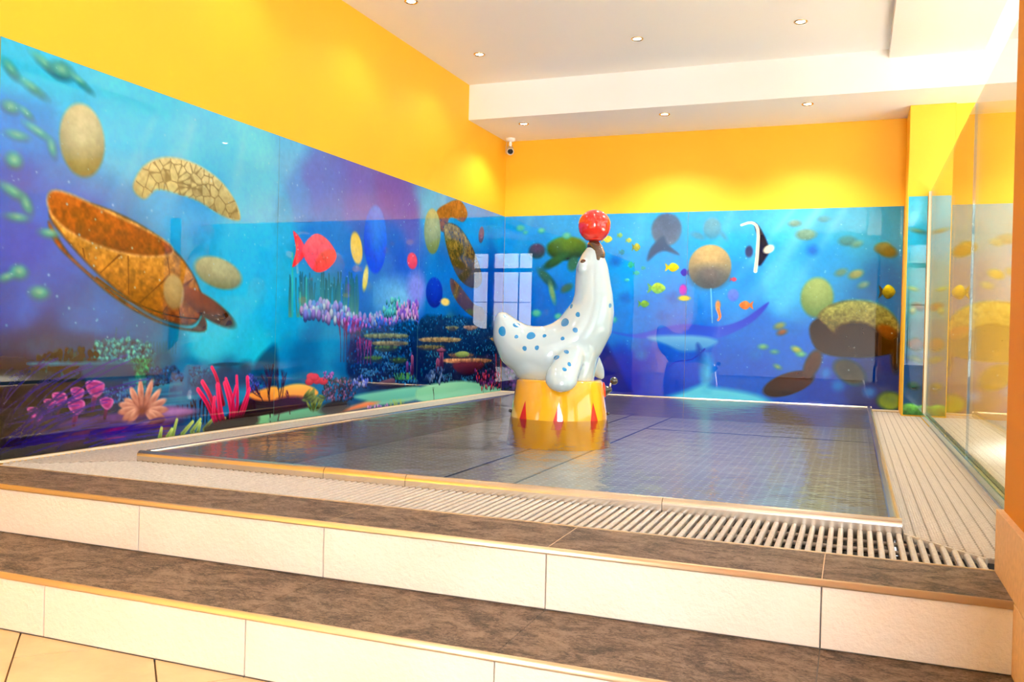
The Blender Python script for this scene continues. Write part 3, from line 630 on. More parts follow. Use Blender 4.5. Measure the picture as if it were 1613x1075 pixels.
('t','L',[(2.613,0.217),(2.645,0.277),(2.707,0.32)],0.004,0.002,(35,20,80),(60,40,130),0),
('t','L',[(2.654,0.133),(2.677,0.206),(2.744,0.26)],0.004,0.002,(35,20,80),(60,40,130),0),
('t','L',[(2.617,0.106),(2.65,0.185),(2.727,0.242)],0.004,0.002,(35,20,80),(60,40,130),0),
('t','L',[(2.689,0.183),(2.741,0.276),(2.844,0.344)],0.004,0.002,(35,20,80),(60,40,130),0),
('t','L',[(2.608,0.305),(2.653,0.338),(2.711,0.359)],0.004,0.002,(35,20,80),(60,40,130),0),
('t','L',[(2.748,0.175),(2.849,0.226),(2.972,0.256)],0.004,0.002,(35,20,80),(60,40,130),0),
('t','L',[(2.756,0.109),(2.795,0.145),(2.85,0.168)],0.004,0.002,(35,20,80),(60,40,130),0),
('t','L',[(3.103,0.036),(3.29,0.067),(3.51,0.068)],0.004,0.002,(45,30,140),(70,50,180),0),
('t','L',[(3.032,0.024),(3.178,0.037),(3.341,0.032)],0.004,0.002,(45,30,140),(70,50,180),0),
('t','L',[(3.188,0.022),(3.292,0.023),(3.403,0.016)],0.004,0.002,(45,30,140),(70,50,180),0),
('t','L',[(3.218,0.007),(3.391,0.051),(3.604,0.058)],0.005,0.002,(45,30,140),(70,50,180),0),
('t','L',[(3.167,0.041),(3.333,0.047),(3.516,0.039)],0.004,0.002,(45,30,140),(70,50,180),0),
('t','L',[(3.233,0.016),(3.442,0.021),(3.675,0.009)],0.005,0.002,(45,30,140),(70,50,180),0),
('t','L',[(3.222,0.046),(3.39,0.058),(3.579,0.053)],0.005,0.002,(45,30,140),(70,50,180),0),
('t','L',[(3.06,0.06),(3.185,0.08),(3.327,0.08)],0.004,0.002,(45,30,140),(70,50,180),0),
('t','L',[(3.06,0.001),(3.159,0.02),(3.274,0.021)],0.004,0.002,(45,30,140),(70,50,180),0),
('t','L',[(3.067,0.071),(3.195,0.088),(3.339,0.087)],0.004,0.002,(45,30,140),(70,50,180),0),
('t','L',[(3.106,0.043),(3.207,0.049),(3.317,0.045)],0.004,0.002,(45,30,140),(70,50,180),0),
('t','L',[(3.239,-0.011),(3.416,-0.006),(3.612,-0.017)],0.005,0.002,(45,30,140),(70,50,180),0),
('t','L',[(3.096,-0.009),(3.182,0.012),(3.283,0.014)],0.004,0.002,(45,30,140),(70,50,180),0),
('t','L',[(3.213,0.048),(3.391,0.092),(3.609,0.1)],0.004,0.002,(45,30,140),(70,50,180),0),
('t','L',[(3.064,0.044),(3.205,0.061),(3.365,0.059)],0.004,0.002,(45,30,140),(70,50,180),0),
('t','L',[(3.238,0.041),(3.457,0.036),(3.7,0.019)],0.005,0.002,(45,30,140),(70,50,180),0),
('t','L',[(3.589,0.003),(3.617,0.082)],0.013,0.008,(110,140,70),(185,205,120),0),
('t','L',[(3.553,0.001),(3.583,0.037)],0.013,0.008,(110,140,70),(185,205,120),0),
('t','L',[(3.657,0.003),(3.734,0.062)],0.013,0.009,(110,140,70),(185,205,120),0),
('t','L',[(3.728,0.009),(3.792,0.069)],0.013,0.009,(110,140,70),(185,205,120),0),
('t','L',[(3.776,0.005),(3.792,0.049)],0.014,0.009,(110,140,70),(185,205,120),0),
('t','L',[(3.825,0.013),(3.907,0.074)],0.014,0.009,(110,140,70),(185,205,120),0),
('t','L',[(3.9,0.02),(3.933,0.082)],0.014,0.009,(110,140,70),(185,205,120),0),
('t','L',[(3.5,0.006),(3.51,0.049)],0.013,0.008,(110,140,70),(185,205,120),0),
('t','L',[(3.951,0.029),(3.991,0.058)],0.014,0.009,(110,140,70),(185,205,120),0),
('t','L',[(3.865,-0.004),(3.926,0.014)],0.014,0.009,(110,140,70),(185,205,120),0),
('c','L',[(3.458,-0.015),(3.926,0.021),(3.927,-0.031),(3.458,-0.031)],60,0.006,0.013,[(60,70,40),(110,130,70),(40,50,30)],0.8,1.35,9),
('t','L',[(3.926,0.021),(3.845,0.148),(3.769,0.23)],0.016,0.013,(110,10,50),(235,70,125),0),
('t','L',[(3.952,0.019),(3.87,0.181),(3.802,0.269)],0.017,0.014,(110,10,50),(235,70,125),0),
('t','L',[(3.974,0.139),(3.917,0.281),(3.874,0.345)],0.014,0.011,(110,10,50),(235,70,125),0),
('t','L',[(3.989,-0.002),(3.949,0.106),(3.923,0.246)],0.025,0.016,(110,10,50),(235,70,125),0),
('t','L',[(4.021,0.002),(4.039,0.099),(3.981,0.254)],0.016,0.014,(110,10,50),(235,70,125),0),
('t','L',[(4.042,-0.0),(4.059,0.133),(3.99,0.278)],0.014,0.011,(110,10,50),(235,70,125),0),
('t','L',[(4.064,0.005),(4.092,0.131),(4.081,0.289)],0.016,0.011,(110,10,50),(235,70,125),0),
('t','L',[(4.042,0.007),(4.048,0.134),(4.078,0.232)],0.014,0.011,(110,10,50),(235,70,125),0),
('t','L',[(4.107,0.015),(4.18,0.161),(4.176,0.278)],0.018,0.014,(110,10,50),(235,70,125),0),
('t','L',[(4.085,0.01),(4.148,0.127),(4.196,0.211)],0.016,0.012,(110,10,50),(235,70,125),0),
('t','L',[(3.952,-0.006),(3.898,0.075),(3.9,0.179)],0.016,0.012,(110,10,50),(235,70,125),0),
('p','L',[(3.874,0.036),(4.224,0.067),(4.255,0.002),(3.875,-0.005)],(30,8,20),(15,5,12),4,None,0),
('e','L',2.99,1.389,0.124,0.163,0,(222,220,180),(120,125,90),1),
('p','L',[(2.821,1.047),(3.004,1.114),(3.264,1.077),(3.525,0.983),(3.702,0.853),(3.794,0.691),(3.711,0.572),(3.44,0.615),(3.157,0.755),(2.94,0.91)],(222,178,100),(110,62,20),1,(70,40,15),0.6),
('p','L',[(2.822,1.007),(2.924,0.88),(3.12,0.752),(3.441,0.599),(3.711,0.555),(3.796,0.624),(3.808,0.54),(3.528,0.569),(3.236,0.669),(3.011,0.803),(2.857,0.915)],(120,70,25),(70,38,10),1,None,0.8),
('k','L',[(2.947,0.905),(3.08,0.909),(3.37,0.89),(3.527,0.91),(3.702,0.846),(3.774,0.697),(3.7,0.595),(3.44,0.63),(3.157,0.769)],0.17,(80,42,15),0.8,12),
('t','L',[(3.083,0.779),(3.275,0.686),(3.526,0.623),(3.757,0.606)],0.006,0.004,(90,50,20),(80,45,20),0),
('p','L',[(2.81,1.108),(2.884,1.147),(3.149,1.092),(3.45,1.017),(3.561,0.965),(3.527,0.92),(3.309,0.9),(3.043,0.934),(2.854,1.011)],(165,95,50),(110,58,28),1,(205,175,130),0.6),
('p','L',[(3.288,1.228),(3.357,1.344),(3.503,1.415),(3.708,1.422),(3.908,1.367),(4.043,1.266),(4.079,1.172),(3.94,1.175),(3.738,1.228),(3.575,1.243),(3.444,1.241),(3.362,1.182)],(222,220,178),(165,165,125),1,None,0.25),
('k','L',[(3.288,1.228),(3.357,1.344),(3.503,1.415),(3.708,1.422),(3.908,1.367),(4.043,1.266),(4.079,1.172),(3.94,1.175),(3.738,1.228),(3.575,1.243),(3.444,1.241),(3.362,1.182)],0.055,(120,112,85),0.75,3),
('e','L',3.914,0.861,0.195,0.083,-8,(200,205,170),(130,135,105),1),
('e','L',3.829,0.669,0.239,0.058,-22,(130,75,45),(70,40,22),1),
('e','L',3.576,0.741,0.072,0.09,15,(195,175,125),(140,120,80),1),
('e','L',2.626,1.601,0.046,0.023,-40,(60,160,160),(25,105,130),2),
('e','L',2.626,1.604,0.023,0.012,-40,(130,200,180),(70,160,150),2),
('e','L',2.791,1.67,0.069,0.021,-25,(60,160,160),(25,105,130),2),
('e','L',2.791,1.672,0.035,0.011,-25,(130,200,180),(70,160,150),2),
('e','L',2.872,1.666,0.065,0.041,0,(60,160,160),(25,105,130),2),
('e','L',2.872,1.669,0.033,0.02,0,(130,200,180),(70,160,150),2),
('e','L',2.973,1.644,0.055,0.014,-25,(60,160,160),(25,105,130),2),
('e','L',2.973,1.647,0.027,0.007,-25,(130,200,180),(70,160,150),2),
('e','L',2.731,1.552,0.061,0.018,-20,(60,160,160),(25,105,130),2),
('e','L',2.731,1.555,0.03,0.009,-20,(130,200,180),(70,160,150),2),
('e','L',2.661,1.338,0.047,0.018,0,(60,160,160),(25,105,130),2),
('e','L',2.661,1.341,0.024,0.009,0,(130,200,180),(70,160,150),2),
('e','L',2.766,1.374,0.062,0.016,-20,(60,160,160),(25,105,130),2),
('e','L',2.766,1.377,0.031,0.008,-20,(130,200,180),(70,160,150),2),
('e','L',2.831,1.32,0.019,0.038,20,(60,160,160),(25,105,130),2),
('e','L',2.831,1.323,0.01,0.019,20,(130,200,180),(70,160,150),2),
('e','L',2.649,1.232,0.041,0.036,0,(60,160,160),(25,105,130),2),
('e','L',2.649,1.234,0.02,0.018,0,(130,200,180),(70,160,150),2),
('e','L',2.651,1.102,0.064,0.023,-20,(60,160,160),(25,105,130),2),
('e','L',2.651,1.105,0.032,0.012,-20,(130,200,180),(70,160,150),2),
('e','L',2.712,1.059,0.024,0.042,30,(60,160,160),(25,105,130),2),
('e','L',2.712,1.061,0.012,0.021,30,(130,200,180),(70,160,150),2),
('e','L',2.668,1.0,0.047,0.016,0,(60,160,160),(25,105,130),2),
('e','L',2.668,1.003,0.024,0.008,0,(130,200,180),(70,160,150),2),
('e','L',2.824,0.952,0.045,0.019,0,(60,160,160),(25,105,130),2),
('e','L',2.823,0.955,0.022,0.009,0,(130,200,180),(70,160,150),2),
('e','L',2.682,0.774,0.042,0.031,0,(60,160,160),(25,105,130),2),
('e','L',2.682,0.776,0.021,0.016,0,(130,200,180),(70,160,150),2),
('e','L',2.782,0.692,0.05,0.03,0,(60,160,160),(25,105,130),2),
('e','L',2.782,0.695,0.025,0.015,0,(130,200,180),(70,160,150),2),
('e','L',2.624,0.749,0.035,0.015,20,(60,160,160),(25,105,130),2),
('e','L',2.624,0.752,0.017,0.008,20,(130,200,180),(70,160,150),2),
('e','L',2.629,1.447,0.04,0.026,0,(60,160,160),(25,105,130),2),
('e','L',2.629,1.45,0.02,0.013,0,(130,200,180),(70,160,150),2),
('e','L',2.704,1.439,0.03,0.013,-30,(60,160,160),(25,105,130),2),
('e','L',2.703,1.442,0.015,0.007,-30,(130,200,180),(70,160,150),2),
('t','L',[(5.048,0.865),(5.061,0.739),(5.061,0.656)],0.007,0.008,(45,110,130),(100,165,150),1),
('t','L',[(5.201,0.922),(5.22,0.794),(5.209,0.66)],0.007,0.008,(45,110,130),(100,165,150),1),
('t','L',[(5.006,0.835),(5.017,0.71),(5.007,0.655)],0.007,0.008,(45,110,130),(100,165,150),1),
('t','L',[(4.712,0.887),(4.72,0.768),(4.735,0.648)],0.006,0.007,(45,110,130),(100,165,150),1),
('t','L',[(5.262,0.913),(5.264,0.783),(5.283,0.662)],0.007,0.008,(45,110,130),(100,165,150),1),
('t','L',[(4.753,0.879),(4.744,0.759),(4.753,0.648)],0.006,0.007,(45,110,130),(100,165,150),1),
('t','L',[(4.956,0.857),(4.965,0.733),(4.961,0.653)],0.007,0.007,(45,110,130),(100,165,150),1),
('t','L',[(5.31,0.887),(5.305,0.755),(5.306,0.662)],0.007,0.008,(45,110,130),(100,165,150),1),
('t','L',[(5.333,0.84),(5.353,0.709),(5.344,0.663)],0.007,0.008,(45,110,130),(100,165,150),1),
('t','L',[(4.773,0.919),(4.771,0.798),(4.776,0.649)],0.006,0.007,(45,110,130),(100,165,150),1),
('t','L',[(5.291,0.851),(5.306,0.72),(5.288,0.662)],0.007,0.008,(45,110,130),(100,165,150),1),
('t','L',[(4.718,0.89),(4.734,0.772),(4.718,0.647)],0.006,0.007,(45,110,130),(100,165,150),1),
('t','L',[(5.167,0.871),(5.174,0.743),(5.191,0.659)],0.007,0.008,(45,110,130),(100,165,150),1),
('t','L',[(4.737,0.865),(4.732,0.745),(4.734,0.648)],0.006,0.007,(45,110,130),(100,165,150),1),
('t','L',[(4.566,0.878),(4.56,0.762),(4.563,0.643)],0.006,0.007,(45,110,130),(100,165,150),1),
('t','L',[(5.346,0.933),(5.365,0.802),(5.365,0.664)],0.007,0.008,(45,110,130),(100,165,150),1),
('t','L',[(5.116,0.871),(5.136,0.745),(5.137,0.658)],0.007,0.008,(45,110,130),(100,165,150),1),
('t','L',[(5.105,0.883),(5.117,0.756),(5.122,0.657)],0.007,0.008,(45,110,130),(100,165,150),1),
('t','L',[(4.965,0.882),(4.96,0.757),(4.985,0.654)],0.007,0.007,(45,110,130),(100,165,150),1),
('t','L',[(4.908,0.932),(4.903,0.808),(4.93,0.653)],0.007,0.007,(45,110,130),(100,165,150),1),
('t','L',[(4.731,0.88),(4.741,0.761),(4.75,0.648)],0.006,0.007,(45,110,130),(100,165,150),1),
('t','L',[(4.787,0.884),(4.789,0.764),(4.783,0.649)],0.006,0.007,(45,110,130),(100,165,150),1),
('t','L',[(5.24,0.961),(5.26,0.833),(5.241,0.661)],0.007,0.008,(45,110,130),(100,165,150),1),
('t','L',[(4.659,0.822),(4.672,0.704),(4.658,0.646)],0.006,0.007,(45,110,130),(100,165,150),1),
('t','L',[(4.966,0.885),(4.978,0.761),(4.966,0.654)],0.007,0.007,(45,110,130),(100,165,150),1),
('t','L',[(5.2,0.832),(5.212,0.703),(5.221,0.66)],0.007,0.008,(45,110,130),(100,165,150),1),
('t','L',[(5.296,0.918),(5.313,0.788),(5.318,0.663)],0.007,0.008,(45,110,130),(100,165,150),1),
('t','L',[(4.992,0.933),(5.001,0.808),(5.016,0.655)],0.007,0.007,(45,110,130),(100,165,150),1),
('t','L',[(4.77,0.852),(4.786,0.732),(4.781,0.649)],0.006,0.007,(45,110,130),(100,165,150),1),
('t','L',[(4.571,0.842),(4.569,0.725),(4.588,0.644)],0.006,0.007,(45,110,130),(100,165,150),1),
('t','L',[(5.055,0.912),(5.073,0.786),(5.07,0.656)],0.007,0.008,(45,110,130),(100,165,150),1),
('t','L',[(4.797,0.831),(4.813,0.71),(4.815,0.65)],0.006,0.007,(45,110,130),(100,165,150),1),
('t','L',[(5.249,0.879),(5.261,0.749),(5.262,0.661)],0.007,0.008,(45,110,130),(100,165,150),1),
('t','L',[(4.947,0.82),(4.948,0.696),(4.941,0.653)],0.007,0.007,(45,110,130),(100,165,150),1),
('t','L',[(5.1,0.89),(5.107,0.764),(5.113,0.657)],0.007,0.008,(45,110,130),(100,165,150),1),
('t','L',[(4.726,0.903),(4.719,0.783),(4.743,0.648)],0.006,0.007,(45,110,130),(100,165,150),1),
('t','L',[(5.272,0.875),(5.265,0.744),(5.297,0.662)],0.007,0.008,(45,110,130),(100,165,150),1),
('t','L',[(5.198,0.895),(5.188,0.766),(5.219,0.66)],0.007,0.008,(45,110,130),(100,165,150),1),
('t','L',[(5.025,0.87),(5.015,0.744),(5.04,0.655)],0.007,0.008,(45,110,130),(100,165,150),1),
('t','L',[(4.568,0.86),(4.563,0.743),(4.573,0.643)],0.006,0.007,(45,110,130),(100,165,150),1),
('t','L',[(5.256,0.868),(5.272,0.738),(5.258,0.661)],0.007,0.008,(45,110,130),(100,165,150),1),
('t','L',[(4.834,0.861),(4.826,0.739),(4.84,0.65)],0.006,0.007,(45,110,130),(100,165,150),1),
('t','L',[(5.333,0.871),(5.351,0.74),(5.335,0.663)],0.007,0.008,(45,110,130),(100,165,150),1),
('t','L',[(5.082,0.852),(5.094,0.726),(5.088,0.657)],0.007,0.008,(45,110,130),(100,165,150),1),
('t','L',[(4.669,0.921),(4.684,0.803),(4.691,0.647)],0.006,0.007,(45,110,130),(100,165,150),1),
('t','L',[(4.748,0.838),(4.75,0.717),(4.759,0.648)],0.006,0.007,(45,110,130),(100,165,150),1),
('t','L',[(5.211,0.92),(5.22,0.791),(5.214,0.66)],0.007,0.008,(45,110,130),(100,165,150),1),
('t','L',[(4.929,0.938),(4.927,0.814),(4.935,0.653)],0.007,0.007,(45,110,130),(100,165,150),1),
('t','L',[(5.274,0.949),(5.289,0.819),(5.273,0.661)],0.007,0.008,(45,110,130),(100,165,150),1),
('t','L',[(5.34,0.949),(5.332,0.817),(5.343,0.663)],0.007,0.008,(45,110,130),(100,165,150),1),
('t','L',[(5.294,0.88),(5.313,0.75),(5.304,0.662)],0.007,0.008,(45,110,130),(100,165,150),1),
('t','L',[(4.625,0.879),(4.629,0.762),(4.647,0.645)],0.006,0.007,(45,110,130),(100,165,150),1),
('t','L',[(4.664,0.893),(4.677,0.776),(4.663,0.646)],0.006,0.007,(45,110,130),(100,165,150),1),
('t','L',[(5.327,0.931),(5.335,0.8),(5.344,0.663)],0.007,0.008,(45,110,130),(100,165,150),1),
('t','L',[(5.267,0.956),(5.284,0.826),(5.27,0.661)],0.007,0.008,(45,110,130),(100,165,150),1),
('t','L',[(5.102,0.95),(5.115,0.824),(5.104,0.657)],0.007,0.008,(45,110,130),(100,165,150),1),
('t','L',[(4.692,0.92),(4.692,0.801),(4.698,0.647)],0.006,0.007,(45,110,130),(100,165,150),1),
('t','L',[(5.339,0.891),(5.341,0.759),(5.366,0.664)],0.007,0.008,(45,110,130),(100,165,150),1),
('t','L',[(4.667,0.897),(4.684,0.779),(4.689,0.646)],0.006,0.007,(45,110,130),(100,165,150),1),
('t','L',[(5.078,0.828),(5.069,0.701),(5.097,0.657)],0.007,0.008,(45,110,130),(100,165,150),1),
('t','L',[(5.093,0.868),(5.109,0.742),(5.09,0.657)],0.007,0.008,(45,110,130),(100,165,150),1),
('t','L',[(4.688,0.908),(4.692,0.789),(4.699,0.647)],0.006,0.007,(45,110,130),(100,165,150),1),
('t','L',[(4.955,0.898),(4.967,0.775),(4.975,0.654)],0.007,0.007,(45,110,130),(100,165,150),1),
('t','L',[(5.136,0.952),(5.131,0.823),(5.14,0.658)],0.007,0.008,(45,110,130),(100,165,150),1),
('t','L',[(4.719,0.858),(4.715,0.738),(4.73,0.648)],0.006,0.007,(45,110,130),(100,165,150),1),
('t','L',[(4.799,0.888),(4.809,0.767),(4.821,0.65)],0.006,0.007,(45,110,130),(100,165,150),1),
('t','L',[(4.682,0.882),(4.7,0.764),(4.683,0.646)],0.006,0.007,(45,110,130),(100,165,150),1),
('t','L',[(4.562,0.893),(4.575,0.777),(4.577,0.644)],0.006,0.007,(45,110,130),(100,165,150),1),
('t','L',[(5.298,0.903),(5.289,0.771),(5.302,0.662)],0.007,0.008,(45,110,130),(100,165,150),1),
('t','L',[(5.104,0.904),(5.098,0.777),(5.111,0.657)],0.007,0.008,(45,110,130),(100,165,150),1),
('t','L',[(4.597,0.644),(4.583,1.033)],0.008,0.006,(60,190,190),(90,220,200),1),
('t','L',[(4.678,0.646),(4.672,0.792)],0.008,0.006,(60,190,190),(90,220,200),1),
('t','L',[(4.746,0.648),(4.737,0.888)],0.008,0.006,(60,190,190),(90,220,200),1),
('e','L',5.986,0.825,0.303,0.125,0,(120,180,230),(120,180,230),16),
('e','L',6.243,0.911,0.151,0.13,0,(130,140,225),(130,140,225),10),
('c','L',[(4.669,0.686),(4.841,0.74),(5.103,0.733),(5.348,0.663),(5.702,0.682),(5.991,0.718),(6.274,0.737),(6.279,0.637),(5.705,0.603),(5.187,0.608),(4.882,0.631),(4.671,0.654)],190,0.016,0.028,[(95,100,205),(120,105,205),(75,110,200),(110,125,215)],0.65,1.5,20),
('c','L',[(5.186,0.638),(5.703,0.658),(6.277,0.672),(6.282,0.586),(5.229,0.552)],130,0.013,0.021,[(60,90,190),(35,80,170),(130,85,180)],0.7,1.35,21),
('c','L',[(5.697,0.774),(5.936,0.822),(6.093,0.731),(5.749,0.673)],50,0.009,0.019,[(90,170,160),(60,140,150)],0.6,1.35,22),
('c','L',[(5.908,0.773),(6.271,0.797),(6.278,0.662),(5.914,0.654)],70,0.01,0.021,[(150,110,205),(170,130,215),(110,80,180)],0.5,1.35,23),
('p','L',[(5.238,0.357),(5.354,0.54),(5.706,0.589),(6.28,0.627),(6.306,0.122),(5.368,0.212)],(12,60,105),(6,25,50),3,None,0.8),
('c','L',[(5.353,0.566),(6.279,0.637),(6.305,0.132),(5.368,0.212),(5.238,0.357)],900,0.007,0.019,[(20,85,145),(15,60,110),(45,125,180),(8,35,70),(18,75,110)],1.0,1.1,24),
('c','L',[(5.603,0.422),(5.828,0.42),(5.849,0.368),(5.587,0.372)],46,0.007,0.014,[(60,120,170),(45,100,155),(80,140,180)],1.0,1.1,600),
('c','L',[(5.88,0.539),(6.124,0.54),(6.147,0.486),(5.863,0.486)],46,0.007,0.014,[(60,120,170),(45,100,155),(80,140,180)],1.0,1.1,630),
('c','L',[(5.433,0.29),(5.646,0.284),(5.667,0.232),(5.418,0.242)],46,0.007,0.013,[(60,120,170),(45,100,155),(80,140,180)],1.0,1.1,580),
('c','L',[(6.046,0.223),(6.301,0.213),(6.326,0.156),(6.028,0.17)],46,0.007,0.015,[(60,120,170),(45,100,155),(80,140,180)],1.0,1.1,645),
('c','L',[(5.746,0.327),(5.98,0.322),(6.003,0.268),(5.73,0.276)],46,0.007,0.014,[(60,120,170),(45,100,155),(80,140,180)],1.0,1.1,615),
('p','L',[(5.465,0.536),(5.769,0.547),(6.103,0.54),(6.042,0.51),(5.537,0.509)],(150,160,110),(67,72,49),1,None,0.8),
('p','L',[(5.573,0.482),(5.829,0.491),(6.106,0.481),(6.045,0.452),(5.647,0.454)],(170,165,120),(76,74,54),1,None,0.8),
('p','L',[(5.602,0.445),(5.773,0.453),(5.954,0.443),(5.896,0.415),(5.677,0.417)],(90,120,60),(40,54,27),1,None,0.8),
('p','L',[(5.446,0.375),(5.578,0.382),(5.716,0.37),(5.662,0.343),(5.517,0.346)],(90,130,60),(40,58,27),1,None,0.8),
('p','L',[(5.831,0.354),(5.968,0.361),(6.112,0.348),(6.051,0.32),(5.91,0.323)],(80,110,60),(36,49,27),1,None,0.8),
('b','L',5.158,0.35,0.3,92,10,4,0.004,(90,25,60),(150,50,100),70,3),
('b','L',5.198,0.349,0.302,92,10,4,0.004,(90,25,60),(150,50,100),71,3),
('b','L',5.238,0.348,0.304,92,10,4,0.004,(90,25,60),(150,50,100),72,3),
('b','L',5.279,0.347,0.306,92,10,4,0.004,(90,25,60),(150,50,100),73,3),
('b','L',5.32,0.346,0.308,92,10,4,0.004,(90,25,60),(150,50,100),74,3),
('b','L',5.362,0.345,0.31,92,10,4,0.004,(90,25,60),(150,50,100),75,3),
('b','L',5.405,0.344,0.312,92,10,4,0.004,(90,25,60),(150,50,100),76,3),
('b','L',5.38,0.332,0.186,88,14,4,0.004,(120,60,130),(190,80,130),80,3),
('b','L',5.422,0.331,0.188,88,14,4,0.004,(120,60,130),(190,80,130),81,3),
('b','L',5.466,0.33,0.189,88,14,4,0.004,(120,60,130),(190,80,130),82,3),
('b','L',5.509,0.328,0.19,88,14,4,0.005,(120,60,130),(190,80,130),83,3),
('b','L',5.554,0.327,0.191,88,14,4,0.005,(120,60,130),(190,80,130),84,3),
('t','L',[(6.202,0.247),(6.195,0.386)],0.02,0.02,(60,30,80),(120,80,140),0),
('t','L',[(6.117,0.249),(6.114,0.314)],0.018,0.018,(60,30,80),(120,80,140),0),
('t','L',[(6.181,0.227),(6.178,0.287)],0.015,0.015,(60,30,80),(120,80,140),0),
('p','L',[(4.454,0.19),(4.62,0.221),(4.791,0.205),(4.901,0.15),(4.76,0.11),(4.456,0.129)],(250,200,105),(225,150,70),1,None,0),
('p','L',[(4.456,0.137),(4.759,0.126),(4.763,0.025),(4.46,0.014)],(70,25,60),(30,10,30),2,None,0.6),
('p','L',[(4.459,0.045),(5.053,0.066),(5.212,0.011),(4.461,-0.001)],(110,180,150),(90,150,125),1,None,0),
('p','L',[(5.376,0.021),(5.728,0.104),(6.306,0.122),(6.311,0.02),(5.212,0.02)],(150,210,185),(120,190,170),2,None,0),
('p','L',[(5.094,-0.001),(5.375,0.044),(5.73,0.066),(5.64,0.026),(5.377,0.008)],(225,150,110),(200,110,70),2,None,0),
('c','L',[(4.971,0.238),(5.284,0.233),(5.373,0.11),(5.21,0.055),(4.939,0.115)],260,0.006,0.014,[(80,55,85),(135,95,130),(45,32,55)],1.0,1.2,26),
('c','L',[(5.325,0.232),(5.496,0.239),(5.543,0.169),(5.329,0.157)],40,0.009,0.018,[(120,130,190),(60,80,160)],0.8,1.35,27),
('e','L',5.093,0.042,0.171,0.043,0,(60,50,60),(30,25,35),2),
('p','L',[(5.632,0.183),(5.896,0.209),(5.899,0.151),(5.633,0.173)],(130,100,110),(60,40,60),1,None,0),
('p','L',[(5.331,0.099),(5.728,0.122),(6.306,0.112),(6.309,0.051),(5.731,0.038)],(130,205,190),(100,180,170),2,None,0),
('e','L',4.817,0.109,0.043,0.011,166,(130,145,80),(60,75,35),0),
('e','L',4.839,0.11,0.043,0.011,160,(130,145,80),(60,75,35),0),
('e','L',4.93,0.097,0.044,0.011,10,(130,145,80),(60,75,35),0),
('e','L',4.846,0.141,0.043,0.011,263,(130,145,80),(60,75,35),0),
('e','L',4.875,0.097,0.043,0.011,41,(130,145,80),(60,75,35),0),
('e','L',4.768,0.139,0.042,0.01,200,(130,145,80),(60,75,35),0),
('e','L',4.756,0.11,0.042,0.01,173,(130,145,80),(60,75,35),0),
('e','L',4.834,0.115,0.043,0.011,189,(130,145,80),(60,75,35),0),
('e','L',4.806,0.142,0.042,0.011,221,(130,145,80),(60,75,35),0),
('e','L',4.792,0.144,0.042,0.011,215,(130,145,80),(60,75,35),0),
('e','L',4.896,0.105,0.044,0.011,8,(130,145,80),(60,75,35),0),
('e','L',4.856,0.121,0.043,0.011,287,(130,145,80),(60,75,35),0),
('e','L',4.87,0.108,0.043,0.011,15,(130,145,80),(60,75,35),0),
('e','L',4.843,0.083,0.043,0.011,102,(130,145,80),(60,75,35),0),
('e','L',4.828,0.074,0.043,0.011,113,(130,145,80),(60,75,35),0),
('e','L',4.869,0.09,0.043,0.011,61,(130,145,80),(60,75,35),0),
('e','L',4.826,0.147,0.043,0.011,243,(130,145,80),(60,75,35),0),
('e','L',4.943,0.123,0.044,0.011,344,(130,145,80),(60,75,35),0),
('e','L',4.851,0.089,0.043,0.011,92,(130,145,80),(60,75,35),0),
('e','L',4.799,0.124,0.042,0.011,193,(130,145,80),(60,75,35),0),
('e','L',4.796,0.072,0.042,0.011,131,(130,145,80),(60,75,35),0),
('e','L',4.868,0.08,0.043,0.011,70,(130,145,80),(60,75,35),0),
('e','L',4.919,0.066,0.044,0.011,42,(130,145,80),(60,75,35),0),
('e','L',4.769,0.155,0.042,0.01,214,(130,145,80),(60,75,35),0),
('e','L',4.898,0.071,0.044,0.011,51,(130,145,80),(60,75,35),0),
('e','L',4.847,0.114,0.043,0.011,214,(130,145,80),(60,75,35),0),
('e','L',4.81,0.261,0.05,0.024,0,(225,70,90),(160,25,60),0),
('e','L',4.883,0.233,0.051,0.025,0,(225,70,90),(160,25,60),0),
('e','L',4.956,0.226,0.052,0.025,0,(225,70,90),(160,25,60),0),
('e','L',4.797,0.229,0.049,0.024,0,(225,70,90),(160,25,60),0),
('e','L',4.853,0.255,0.05,0.025,0,(225,70,90),(160,25,60),0),
('c','L',[(4.939,0.289),(5.083,0.275),(5.062,0.234),(4.956,0.238)],30,0.006,0.012,[(150,80,150),(110,60,130)],1,1.35,28),
('b','L',4.473,0.009,0.284,80,20,5,0.005,(45,18,30),(80,40,90),62,3),
('b','L',4.594,0.038,0.157,100,22,4,0.004,(60,20,40),(110,40,80),63,3),
('c','L',[(5.524,0.011),(5.828,0.013),(5.849,-0.027),(5.525,-0.012)],30,0.009,0.018,[(150,120,175),(110,90,150)],0.9,1.35,29),
('t','L',[(6.028,-0.02),(6.055,0.036)],0.004,0.002,(150,190,80),(180,215,110),0),
('t','L',[(5.865,-0.009),(5.897,0.046)],0.004,0.002,(150,190,80),(180,215,110),0),
('t','L',[(6.02,-0.02),(6.025,0.038)],0.004,0.002,(150,190,80),(180,215,110),0),
('t','L',[(5.966,-0.016),(5.944,0.043)],0.004,0.002,(150,190,80),(180,215,110),0),
('t','L',[(5.86,-0.008),(5.856,0.049)],0.004,0.002,(150,190,80),(180,215,110),0),
('t','L',[(6.038,-0.021),(6.011,0.039)],0.004,0.002,(150,190,80),(180,215,110),0),
('t','L',[(5.95,-0.015),(5.93,0.044)],0.004,0.002,(150,190,80),(180,215,110),0),
('t','L',[(5.999,-0.018),(6.033,0.038)],0.004,0.002,(150,190,80),(180,215,110),0),
('t','L',[(6.043,-0.021),(6.023,0.038)],0.004,0.002,(150,190,80),(180,215,110),0),
